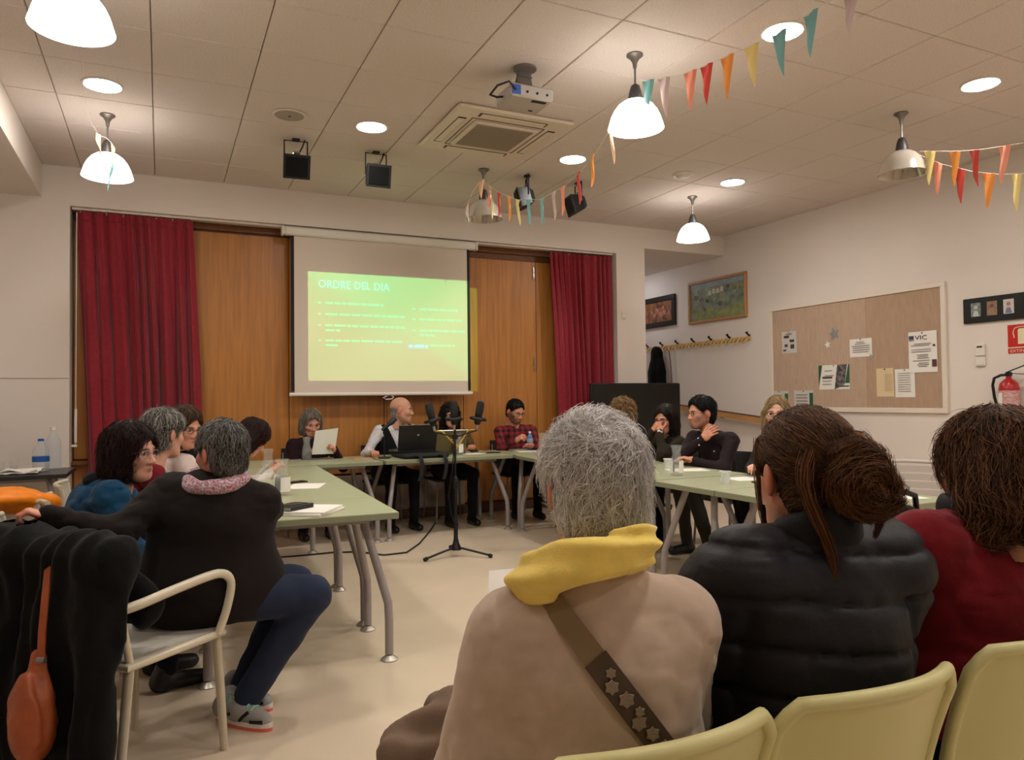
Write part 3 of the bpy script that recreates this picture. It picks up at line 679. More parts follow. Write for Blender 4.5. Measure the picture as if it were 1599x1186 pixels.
def picture(label, bl, tr, fm, fwid, canvas):
    y0, z0 = Wy(*bl); y1, z1 = Wy(*tr); w_, h_ = y0-y1, z1-z0
    o = wall_thing('framed_picture', label, 'picture', y0, z0, 'framed pictures on the right wall')
    for lo, hi in (((0, 0, 0), (w_, fwid, .04)), ((0, h_-fwid, 0), (w_, h_, .04)), ((0, fwid, 0), (fwid, h_-fwid, .04)), ((w_-fwid, fwid, 0), (w_, h_-fwid, .04))):
        MB().bbox(lo, hi, .006).build('frame_rail', fm, o)
    MB().box((fwid, fwid, .005), (w_-fwid, h_-fwid, .02)).build('canvas', canvas, o); return o, w_, h_, fwid
o, w_, h_, fwid = picture('landscape painting of houses among trees in a light wooden frame', (1078, 507), (1167, 423), fw_, .035, paint_mat('landscape_paint', [(78, 92, 88), (110, 122, 98), (132, 138, 108), (140, 154, 160)], 9))
hm = mat('paint_white', (196, 186, 160), .5); gm = mat('paint_grass', (132, 140, 88), .6, var=.25, vscale=14); sm_ = mat('paint_sky', (136, 152, 158), .6, var=.15, vscale=8); dm = mat('paint_dark_tree', (84, 90, 74), .6, var=.4, vscale=20)
MB().box((fwid, h_*.82, .02), (w_-fwid, h_-fwid, .0205)).build('painted_sky', sm_, o); MB().box((fwid+.1, fwid, .02), (w_-fwid, h_*.32, .0205)).build('painted_meadow', gm, o)
for k, (a, b) in enumerate(((.36, .62), (.43, .645), (.5, .64), (.57, .66))):
    MB().prism([(a*w_, b*h_), ((a+.055)*w_, b*h_), ((a+.055)*w_, (b+.09)*h_), ((a+.0275)*w_, (b+.13)*h_), (a*w_, (b+.09)*h_)], .001, T(0, 0, .0205)).build('painted_house', hm, o)
dm2 = mat('paint_olive_tree', (118, 122, 84), .6, var=.4, vscale=24); dm3 = mat('paint_blue_bush', (120, 128, 134), .6, var=.3, vscale=24)
for k, (a, b, r_) in enumerate(((.14, .62, .06), (.2, .74, .05), (.24, .55, .05), (.74, .60, .06), (.80, .72, .07), (.86, .58, .05), (.91, .66, .05), (.70, .75, .05), (.48, .34, .06), (.57, .40, .055), (.64, .33, .05), (.52, .48, .04), (.34, .50, .04), (.10, .30, .05), (.3, .3, .03))):
    rr = random.Random(k); poly = [(a*w_+r_*rr.uniform(.6, 1.15)*math.cos(2*PI*i/13), b*h_+r_*.7*rr.uniform(.6, 1.15)*math.sin(2*PI*i/13)) for i in range(13)]
    MB().prism(poly, .0008, T(0, 0, .0205+.0002*k)).build('painted_bush', (dm, dm2, dm3)[(k*7//4) % 3], o)
o, w_, h_, fwid = picture('dark framed still life of pink flowers partly hidden by the pillar', (1002, 515), (1056, 458), fk, .075, paint_mat('flower_paint', [(60, 34, 22), (120, 72, 44), (150, 100, 62), (120, 70, 50)], 12))
fl = mat('paint_pink_flower', (176, 112, 100), .6, var=.3, vscale=40)
for a, b, r_ in ((.42, .40, .035), (.5, .55, .04), (.6, .40, .045), (.7, .45, .04), (.82, .42, .035), (.66, .62, .03), (.35, .5, .03)):
    MB().lathe([(r_, 0), (r_*.7, .003), (.001, .004)], 12).build('painted_flower', fl, o, loc=(a*w_, b*h_, .02))
# photo frame, thermostat, sign, extinguisher
y0, z0 = Wy(1507, 506); y1, z1 = Wy(1505, 468)
o = wall_thing('photo_frame', 'long black frame with three small portrait photos', 'picture', y0, z0); h_ = z1-z0; w_ = .78
MB().bbox((0, 0, 0), (w_, h_, .025), .004).build('backing', black, o)
for k, mm in enumerate((mat('photo_a', (120, 130, 130), .4, var=.4, vscale=30), mat('photo_b', (142, 112, 90), .4, var=.3, vscale=30), mat('photo_c', (200, 192, 190), .4, var=.1, vscale=30))):
    x_ = .075+.145*k
    ph = MB().bbox((x_, h_*.24, .024), (x_+.09, h_*.80, .027), .001).build('photo', mm, o)
    MB().lathe([(.019, 0), (.015, .001)], 12).build('portrait_head', mat('photo_head_%d' % k, ((190, 186, 170), (120, 66, 60), (176, 110, 106))[k], .5), ph, loc=(x_+.045, h_*.62, .027))
    MB().prism([(x_+.015, h_*.27), (x_+.075, h_*.27), (x_+.06, h_*.48), (x_+.03, h_*.48)], .001, T(0, 0, .027)).build('portrait_shoulders', mat('photo_body_%d' % k, ((196, 196, 190), (150, 124, 96), (110, 120, 150))[k], .5), ph)
y0, z0 = Wy(1525, 556); o = wall_thing('thermostat', 'small white thermostat with a dark display on the right wall', 'thermostat', y0, z0)
MB().bbox((0, 0, 0), (.088, .11, .028), .006).build('housing', white, o); MB().bbox((.02, .075, .027), (.07, .09, .03), .001).build('display', black, o)
y0, z0 = Wy(1525, 572); o = wall_thing('control_box', 'plain white switch box below the thermostat', 'switch', y0, z0)
MB().bbox((0, 0, 0), (.088, .088, .024), .006).build('housing', white, o); MB().bbox((.01, .012, .023), (.078, .076, .028), .003).build('rocker', white, o)
redm = mat('sign_red', (190, 34, 26), .45)
y0, z0 = Wy(1574, 553); y1, z1 = Wy(1573, 507)
o = wall_thing('extinguisher_sign', 'red sign with a white fire extinguisher symbol', 'sign', y0, z0); h_ = z1-z0
MB().bbox((0, 0, 0), (.25, h_, .003), .001).build('plate', white, o)
MB().box((.004, .06, .003), (.246, h_-.004, .0036)).build('red_field', redm, o); MB().box((.004, .004, .003), (.246, .052, .0036)).build('red_field', redm, o)
sgw = mat('sign_cream', (226, 214, 180), .5)
MB().prism([(.09, .085), (.15, .085), (.15, h_-.055), (.14, h_-.04), (.10, h_-.04), (.09, h_-.055)], .001, T(0, 0, .0036)).build('symbol_cylinder', sgw, o)
MB().tube([(.06, h_-.12, .004), (.05, h_-.07, .004), (.065, h_-.035, .004), (.1, h_-.025, .004), (.15, h_-.025, .004)], .004, 6).build('symbol_hose', sgw, o)
flat_text('EXTINTOR', .036, sgw, o, T(.125, .015, .0037), align='CENTER', sx=1.2)
ex = thing('fire_extinguisher', 'red fire extinguisher with a black hose hung on the right wall', 'fire extinguisher', (XR-.10, 3.97, .88))
exr = mat('extinguisher_red', (168, 28, 28), .3, coat=.3)
MB().lathe([(.0, 0), (.07, .0), (.078, .012), (.078, .46), (.07, .50), (.045, .53), (.022, .545), (.022, .565)], 24).build('cylinder', exr, ex, True)
MB().lathe([(.0795, .14), (.0795, .44)], 24, cap=False).build('label_band', mat('extinguisher_label', (178, 96, 96), .5, var=.5, vscale=26, rgb2=(214, 190, 186), stretch=(1, 1, 5)), ex, True)
MB().slab(lambda u, v: (.0815*math.cos(PI+1.2*(u-.5)-.75+PI*0), .0815*math.sin(PI+1.2*(u-.5)-.75+PI*0), .22+.2*v), 8, 3, .001).build('white_label', paper, ex)
MB().bbox((-.025, -.02, .56), (.025, .02, .60), .006).build('valve', black, ex)
MB().slab(lambda u, v: (-.012+.024*u, .01-.15*v, .60+.055*v), 3, 6, .006).build('upper_handle', black, ex)
MB().slab(lambda u, v: (-.012+.024*u, -.0-.16*v, .59-.015*v), 3, 6, .006).build('lower_handle', black, ex)
MB().tube([(0, .01, .575), (-.01, .06, .575), (-.015, .115, .55), (-.015, .13, .49), (-.01, .12, .38), (.0, .1, .28), (0, .085, .18)], .012, 10).build('hose', black, ex, True)
MB().bbox((.06, -.03, .3), (.10, .03, .36), .004).build('wall_bracket', black, ex)
# handrail
hr = thing('handrail', 'sloping wooden handrail along the right wall', 'handrail', (XR-.07, 6.8, .98))
hw_m = mat('rail_wood', (190, 140, 84), .4, var=.1, vscale=6, stretch=(5, .4, 5))
def rz_(y): return (.875+(y-5.47)*.0905)-.98
MB().slab(lambda u, v: (-.03+.06*u*0+.0, 5.47-6.8+(9.9-5.47)*u, rz_(5.47+(9.9-5.47)*u)-.045+.07*v), 12, 3, .045).build('rail', hw_m, hr)
MB().slab(lambda u, v: (-.03, 5.47-6.8+(9.9-5.47)*u, rz_(5.47+(9.9-5.47)*u)+.026+.012*v), 12, 2, .05).build('top_shadow_strip', mat('rail_shadow_tone', (92, 72, 70), .5), hr)  # shadow line above the rail, put in as a dark coloured strip
for yb in (5.7, 6.7, 7.7, 8.7): MB().tube([(-.03, yb-6.8, rz_(yb)-.03), (.03, yb-6.8, rz_(yb)-.06), (.068, yb-6.8, rz_(yb)-.06)], .009, 8).build('bracket', greym, hr, True)
# coat rack
ck = thing('coat_rack', 'pale wooden coat rack with loops and black hooks in the passage', 'coat rack', (XR, 8.27, 2.03))
ckm = mat('rack_wood', (206, 170, 110), .45)
MB().bbox((-.022, -1.10, -.025), (-.002, 1.10, .025), .004).build('bar', ckm, ck)
for k in range(15):
    yk = -1.05+.15*k
    MB().tube([(-.02, yk-.035, .02), (-.06, yk-.045, -.01), (-.085, yk-.03, -.05), (-.09, yk, -.065), (-.085, yk+.03, -.05), (-.06, yk+.045, -.01), (-.02, yk+.035, .02)], .009, 7).build('loop_peg', ckm, ck, True)
for k in range(7):
    yk = -1.09+.36*k
    MB().tube([(-.015, yk, .03), (-.05, yk, .05), (-.07, yk, .075)], [.014, .012, .018], 8).build('hook', black, ck, True)
# ---------------------------------------------------------------- implicit surfaces for people and cloth
def A3(*v): return np.array(v, float)
def nrm(v): v = np.asarray(v, float); return v/max(1e-9, np.linalg.norm(v))
def cone(a, b, ra, rb):
    a = np.asarray(a, float); b = np.asarray(b, float); ab = b-a; L2 = max(1e-9, ab@ab)
    def f(P):
        t = np.clip(((P-a)@ab)/L2, 0, 1); q = P-a-t[:, None]*ab
        return np.sqrt((q*q).sum(1))-(ra+(rb-ra)*t)
    f.bb = (np.minimum(a-ra, b-rb), np.maximum(a+ra, b+rb)); return f
def ell(c, r, B=None):
    c = np.asarray(c, float); r = np.asarray(r, float)
    def f(P):
        q = P-c
        if B is not None: q = q@B.T
        k0 = np.sqrt(((q/r)**2).sum(1)); k1 = np.sqrt(((q/(r*r))**2).sum(1))
        return k0*(k0-1)/np.maximum(k1, 1e-9)
    m = r.max() if B is not None else r
    f.bb = (c-m, c+m); return f
def smin(a, b, k):
    h = np.clip(.5+.5*(b-a)/k, 0, 1); return b+(a-b)*h-k*h*(1-h)
def smax(a, b, k): return -smin(-a, -b, k)
def union(fs, k=.03):
    def f(P):
        d = fs[0](P)
        for g in fs[1:]: d = smin(d, g(P), k)
        return d
    f.bb = (np.min([g.bb[0] for g in fs], 0), np.max([g.bb[1] for g in fs], 0)); return f
def _hash(ix, iy, iz):
    h = (ix*374761393 + iy*668265263 + iz*2147483647) & 0xffffffff
    h = ((h ^ (h >> 13))*1274126177) & 0xffffffff
    return ((h ^ (h >> 16)) & 0xffff)/65535.0
def vnoise(P):
    i = np.floor(P).astype(np.int64); f = P-i; f = f*f*(3-2*f); r = 0
    for dx in (0, 1):
        for dy in (0, 1):
            for dz in (0, 1):
                w_ = (f[:, 0] if dx else 1-f[:, 0])*(f[:, 1] if dy else 1-f[:, 1])*(f[:, 2] if dz else 1-f[:, 2])
                r = r+w_*_hash(i[:, 0]+dx, i[:, 1]+dy, i[:, 2]+dz)
    return r*2-1
def snet(f, h, bb=None, pad=.02):
    lo, hi = bb if bb is not None else f.bb
    lo = np.asarray(lo, float)-pad-h; hi = np.asarray(hi, float)+pad+h
    n = np.ceil((hi-lo)/h).astype(int)+1
    g = [lo[i]+h*np.arange(n[i]) for i in range(3)]
    P = np.stack(np.meshgrid(*g, indexing='ij'), -1).reshape(-1, 3)
    V = np.concatenate([f(c_) for c_ in np.array_split(P, max(1, len(P)//120000))]).reshape(n)
    ins = V < 0; m = n-1
    acc = np.zeros((*m, 3)); cnt = np.zeros(m)
    off = [(0, 0, 0), (1, 0, 0), (0, 1, 0), (1, 1, 0), (0, 0, 1), (1, 0, 1), (0, 1, 1), (1, 1, 1)]
    sub = lambda A, o: A[o[0]:o[0]+m[0], o[1]:o[1]+m[1], o[2]:o[2]+m[2]]
    for a in range(8):
        for b in range(a+1, 8):
            d = np.array(off[b])-np.array(off[a])
            if abs(d).sum() != 1: continue
            va, vb = sub(V, off[a]), sub(V, off[b]); cr = (va < 0) != (vb < 0)
            t = np.where(cr, va/np.where(cr, va-vb, 1), 0)
            for k in range(3): acc[..., k] += np.where(cr, off[a][k]+t*d[k], 0)
            cnt += cr
    act = cnt > 0; idx = -np.ones(m, int); idx[act] = np.arange(act.sum())
    ijk = np.argwhere(act); verts = lo+h*(ijk+acc[act]/cnt[act][:, None])
    Q = []
    for ax in range(3):
        u, w_ = (ax+1) % 3, (ax+2) % 3
        sl0 = [slice(None)]*3; sl1 = [slice(None)]*3; sl0[ax] = slice(0, -1); sl1[ax] = slice(1, None)
        a, b = ins[tuple(sl0)], ins[tuple(sl1)]; e = np.argwhere(a != b)
        e = e[(e[:, u] > 0) & (e[:, w_] > 0) & (e[:, u] < m[u]) & (e[:, w_] < m[w_])]
        if not len(e): continue
        s_ = a[e[:, 0], e[:, 1], e[:, 2]]
        du = np.zeros(3, int); du[u] = 1; dw = np.zeros(3, int); dw[w_] = 1
        gi = lambda q: idx[q[:, 0], q[:, 1], q[:, 2]]
        q = np.stack([gi(e-du-dw), gi(e-dw), gi(e), gi(e-du)], 1)
        q[~s_] = q[~s_][:, ::-1]; Q.append(q)
    F = np.concatenate(Q); F = F[(F >= 0).all(1)]
    return verts, F
def np_mesh(name, V, F, mats, parent=None, col=None, smooth=True, mi=None):
    me = bpy.data.meshes.new(name); V = np.asarray(V, np.float32); F = np.asarray(F, np.int32)
    me.vertices.add(len(V)); me.vertices.foreach_set('co', V.ravel()); k = F.shape[1]
    me.loops.add(F.size); me.loops.foreach_set('vertex_index', F.ravel()); me.polygons.add(len(F))
    me.polygons.foreach_set('loop_start', np.arange(0, F.size, k, dtype=np.int32))
    try: me.polygons.foreach_set('loop_total', np.full(len(F), k, np.int32))
    except Exception: pass
    me.polygons.foreach_set('use_smooth', np.full(len(F), bool(smooth)))
    for m in (mats if isinstance(mats, (list, tuple)) else [mats]): me.materials.append(m)
    if mi is not None: me.polygons.foreach_set('material_index', np.asarray(mi, np.int32))
    me.update(calc_edges=True)
    if col is not None:
        at_ = me.color_attributes.new('Col', 'FLOAT_COLOR', 'POINT'); c4 = np.ones((len(V), 4), np.float32); c4[:, :3] = col
        at_.data.foreach_set('color', c4.ravel())
    return link(name, me, parent)
def grad(f, P, e=.002):
    g = np.stack([f(P+np.eye(3)[k]*e)-f(P-np.eye(3)[k]*e) for k in range(3)], 1)
    return g/np.maximum(1e-9, np.linalg.norm(g, axis=1))[:, None]
def strands(f, roots, flow, steps, length, rad, spread=.006, lift=0.0, jit=.25, rng=None, curl=0.0, cfreq=40, hug=.7):
    rng = rng or RNG; n = len(roots); p = roots.copy(); L_ = length*rng.uniform(.6, 1.15, n)/steps
    tgt = rng.uniform(.0005, 1, n)**1.6*spread; J = rng.normal(0, jit, (n, 3)); pts = [p]; ph = rng.uniform(0, 6.28, n)
    for k in range(steps):
        g = grad(f, p); t = flow(p)
        t = t/np.maximum(1e-9, np.linalg.norm(t, axis=1))[:, None]+J
        if curl: t = t+curl*np.stack([np.sin(cfreq*k*L_+ph), np.cos(cfreq*k*L_+ph*1.7), np.sin(cfreq*k*L_*.8+ph*.6)], 1)
        t = t-(t*g).sum(1)[:, None]*g*.85
        t = t/np.maximum(1e-9, np.linalg.norm(t, axis=1))[:, None]
        p = p+t*L_[:, None]+g*(lift*L_)[:, None]; d = f(p); tt = tgt*(k+1)/steps*1.3
        err = d-tt; p = p-g*(err*np.where(err < 0, .9, hug))[:, None]; pts.append(p)
    return np.stack(pts, 1)
def strand_mesh(S, rad, sides=3):
    n, K, _ = S.shape; T_ = np.gradient(S, axis=1); T_ /= np.maximum(1e-9, np.linalg.norm(T_, axis=2))[..., None]
    ref = np.where(np.abs(T_[..., 2:3]) < .8, A3(0, 0, 1), A3(1, 0, 0)); N1 = np.cross(T_, ref); N1 /= np.maximum(1e-9, np.linalg.norm(N1, axis=2))[..., None]; N2 = np.cross(T_, N1)
    tp = np.linspace(1, .25, K)[None, :, None]*rad
    V = np.stack([S+(N1*math.cos(2*PI*a/sides)+N2*math.sin(2*PI*a/sides))*tp for a in range(sides)], 2)
    b = (np.arange(n)[:, None, None]*K+np.arange(K-1)[None, :, None])*sides; a = np.arange(sides)[None, None, :]; a2 = (a+1) % sides
    F = np.stack([b+a, b+a2, b+sides+a2, b+sides+a], -1).reshape(-1, 4)
    return V.reshape(-1, 3), F, K*sides
def rotm(yaw, pitch=0, roll=0):
    # columns: right, forward, up ; yaw ccw from +Y, pitch up positive
    cy, sy = math.cos(yaw), math.sin(yaw); cp, sp = math.cos(pitch), math.sin(pitch)
    f = A3(-sy*cp, cy*cp, sp); r = A3(cy, sy, 0); u = np.cross(r, f); cr, sr_ = math.cos(roll), math.sin(roll)
    return np.stack([r*cr+u*sr_, f, u*cr-r*sr_], 1)
# ---------------------------------------------------------------- head prototype (face +Y, up +Z)
def head_sdf(male=False, jaw=1.0):
    E = [ell((0, -.014, .032), (.073, .096, .087)), ell((0, .024, -.03), (.06*jaw, .066, .082)), ell((0, .056, -.088), (.03*jaw, .03, .024))]
    for s_ in (-1, 1):
        E += [cone((s_*.056*jaw, -.012, -.045), (s_*.022*jaw, .058, -.092), .017, .016), ell((s_*.040, .058, -.022), (.021, .024, .018))]
    base = union(E, .03); base.bb = (A3(-.1, -.12, -.13), A3(.1, .135, .13))
    br = union([cone((-.043, .070, .021), (-.008, .083, .018), .010, .009), cone((.043, .070, .021), (.008, .083, .018), .010, .009)], .01)
    nose = union([cone((0, .084, .008), (0, .104, -.032), .0075, .0115), ell((-.012, .094, -.036), (.009, .011, .008)), ell((.012, .094, -.036), (.009, .011, .008))], .01)
    lip = union([cone((-.02, .083, -.061), (0, .091, -.059), .006, .0075), cone((.02, .083, -.061), (0, .091, -.059), .006, .0075), cone((-.016, .083, -.069), (.016, .083, -.069), .0068, .0068), cone((0, .087, -.070), (0, .086, -.070), .008, .008)], .006)
    ears = [ell((s_*.080, -.012, -.004), (.0085, .021, .032), np.stack([nrm(A3(1, s_*.35, 0)), nrm(A3(-s_*.35, 1, -.15)), nrm(A3(0, .15, 1))])) for s_ in (-1, 1)]
    def f(P):
        d = smin(base(P), br(P), .014); d = smin(d, nose(P), .012)
        for s_ in (-1, 1): d = smax(d, -ell((s_*.031, .096, .002), (.017, .020, .012))(P), .012)
        d = smin(d, lip(P), .006)
        for e in ears: d = smin(d, e(P), .008)
        return smin(d, cone((0, -.03, -.05), (0, -.045, -.16), .05, .05)(P), .03)
    f.bb = (A3(-.1, -.12, -.17), A3(.1, .13, .13)); return f
HEADF = {m: head_sdf(m, 1.07 if m else .97) for m in (False, True)}
HEAD = {m: snet(HEADF[m], .005, pad=.004) for m in (False, True)}
# ---------------------------------------------------------------- hands: local frame wrist at origin, fingers +Y, palm -Z, thumb at +X (right hand mirrored for left)
def hand_proto(curl, spread=.0, thumb=.5):
    fs = [ell((0, .048, 0), (.041, .047, .015)), cone((0, -.03, 0), (0, .02, 0), .023, .028), ell((.022, .03, -.008), (.02, .03, .015))]
    parts = []
    for i, (x, L_) in enumerate(((.029, .072), (.010, .080), (-.010, .075), (-.028, .060))):
        a = A3(x, .082-abs(i-1.3)*.004, .002); ang = 0.12; sp_ = (x/.03)*spread; p = a; r = .0088
        for k, fr in enumerate((.46, .30, .24)):
            ang += curl*(.75 if k == 0 else 1.0); d = A3(math.sin(sp_), math.cos(ang)*math.cos(sp_), -math.sin(ang)); q = p+d*L_*fr
            parts.append(cone(p, q, r, r*.9)); r *= .9; p = q
    p = A3(.03, .022, -.006); d = nrm(A3(.75-.5*thumb, .75, -.25-.5*thumb))
    q = p+d*.042; parts += [cone(p, q, .0125, .0105), cone(q, q+nrm(d+A3(-.45*thumb, .3, -.25*thumb))*.03, .0105, .0085)]
    palm = union(fs, .012); fing = union(parts, .0025)
    f = lambda P: smin(palm(P), fing(P), .007)
    f.bb = (np.minimum(palm.bb[0], fing.bb[0]), np.maximum(palm.bb[1], fing.bb[1])); return snet(f, .0042, pad=.004)
HANDS = {'flat': hand_proto(.18, .10, .2), 'relax': hand_proto(.42, .05, .5), 'grip': hand_proto(.95, .0, 1.0)}
def ik(a, b, l1, l2, pole):
    a = np.asarray(a, float); b = np.asarray(b, float); d = b-a; D = np.linalg.norm(d); mx = (l1+l2)*.995
    if D > mx: b = a+d*mx/D; d = b-a; D = mx
    x = (l1*l1-l2*l2+D*D)/(2*D); hh_ = math.sqrt(max(0, l1*l1-x*x)); dn = d/D; pl_ = np.asarray(pole, float); pl_ = nrm(pl_-dn*(pl_@dn))
    return a+dn*x+pl_*hh_, b
SKIN = mat('skin', (214, 160, 132), .5, attr='Col', bump=.03, bscale=300); SKIN.node_tree.nodes['Principled BSDF'].inputs['Subsurface Weight'].default_value = .06
HAIRM = mat('hair', (120, 110, 100), .55, attr='Col', spec=.22)
EYEW = mat('eye_white', (226, 220, 212), .25); EYEI = mat('eye_iris', (52, 36, 26), .2)
LENS = mat('spectacle_lens', (240, 240, 240), .05, trans=.9, alpha=.18)
def cloth_mat(name, rgb, rough=.85, sheen=.05, bump=.12, bscale=260, var=.08, vscale=18, **k): return mat(name, rgb, rough, spec=.18, sheen=sheen, bump=bump, bscale=bscale, var=var, vscale=vscale, **k)
# hair volumes in head space -------------------------------------------------------------------
def hair_vol(style, v=.012):
    cran = ell((0, -.014, .032), (.073+v, .096+v, .087+v*1.1)); nape = ell((0, -.052, -.045), (.058+v*.6, .045+v*.6, .052)); earc = [ell((s_*.086, -.004, -.008), (.030, .028, .038)) for s_ in (-1, 1)]
    if style in ('short', 'crop'):
        def f(P):
            d = smin(cran(P), nape(P), .03); d = smax(d, .8*P[:, 1]-.6*P[:, 2]-.018, .012); d = smax(d, -(P[:, 2]+.060-.45*np.minimum(P[:, 1], .03)), .01); d = smax(d, np.abs(P[:, 0])-(.076+.5*np.maximum(0, P[:, 2]-.012)), .014)
            for e in earc: d = smax(d, -e(P), .01)
            return d+.0035*vnoise(P*np.array([55, 55, 26]))
    elif style == 'bun':
        def f(P):
            d = smin(cran(P), nape(P), .03); d = smax(d, .8*P[:, 1]-.6*P[:, 2]-.02, .012); d = smax(d, -(P[:, 2]+.062-.75*np.minimum(P[:, 1]+.02, .03)), .01)
            for e in earc: d = smax(d, -e(P), .008)
            return d
    elif style == 'bald':
        def f(P):
            d = smax(smin(ell((0, -.014, .032), (.075, .098, .085))(P), nape(P), .02), .9*P[:, 1]-.2*P[:, 2]-.0, .01); d = smax(d, P[:, 2]-.035, .02); d = smax(d, -(P[:, 2]+.065-.4*P[:, 1]), .01)
            for e in earc: d = smax(d, -e(P), .01)
            return d
    else:
        lowz = {'bob': -.115, 'wavy': -.135, 'long': -.21, 'curly': -.085, 'longcurl': -.16}[style]
        lo = ell((0, -.03, -.05), (.088+v, .078+v*.6, .085)); side = union([cone((s_*.066, -.02, 0), (s_*.074, -.01 if style != 'long' else .0, lowz+.02), .028+v*.5, .026+v*.3) for s_ in (-1, 1)]+[cone((0, -.06, 0), (0, -.07, lowz+.02), .06, .055)], .04)
        def f(P):
            d = smin(smin(cran(P), lo(P), .03), side(P), .03)
            bite = ell((0, .105, -.03), (.074 if style == 'long' else .066, .088, .098))(P); d = smax(d, -bite, .014)
            d = smax(d, -(P[:, 2]-lowz), .014)
            if style in ('curly', 'longcurl'): d = d+.012*vnoise(P*55)+.006*vnoise(P*110)
            else: d = d+.006*vnoise(P*np.array([60, 60, 12]))
            return d
    f.bb = (A3(-.125, -.14, -.24), A3(.125, .12, .15)); return f
def grey_flow(crown, g=.6):
    crown = np.asarray(crown, float)
    def fl(P):
        t = P-crown; t = t/np.maximum(.01, np.linalg.norm(t, axis=1))[:, None]; t[:, 2] -= g; k = np.clip((P[:, 1]-.01)/.05, 0, 1)*np.clip((.115-P[:, 2])/.04, 0, 1); t[:, 0] += 1.6*k*np.sign(P[:, 0]+.015); t[:, 1] -= .5*k; return t
    return fl
def make_hair(root, M3, C, s_, style, rgb, n=500, length=.06, rad=.0016, v=.012, h=.008, spread=.008, lift=0.0, jit=.3, crown=(0, -.05, .12), g=.6, curl=0.0, cfreq=60, var=.25, seed=1, rgb2=None, name='hair', steps=6, flow=None, hug=.7, vol=None):
    f = vol or hair_vol(style, v); V, F = snet(f, h, pad=.01); rng = np.random.default_rng(seed)
    c1 = np.array(lin(rgb)); c2 = np.array(lin(rgb2)) if rgb2 is not None else c1*1.5
    w3 = lambda P: C+s_*(P@M3.T)
    colA = np.tile(c1*.75, (len(V), 1)); VV = [w3(V)]; FF = [F]; CC = [colA]; o = len(V)
    if n:
        ri = rng.integers(0, len(V), n); rts = V[ri]+rng.normal(0, h*.5, (n, 3))
        S = strands(f, rts, flow or grey_flow(crown, g), steps, length, rad, spread, lift, jit, rng, curl, cfreq, hug)
        sv, sf, per = strand_mesh(S, rad); mixk = rng.uniform(0, 1, n)**1.5; cc = (c1[None]*(1-mixk[:, None])+c2[None]*mixk[:, None])*rng.uniform(1-var, 1+var, (n, 1))
        VV.append(w3(sv)); FF.append(sf+o); CC.append(np.repeat(cc, per, 0))
    return np_mesh(name, np.concatenate(VV)-ORG, np.concatenate(FF), HAIRM, root, np.concatenate(CC))
ORG = A3(0, 0, 0)
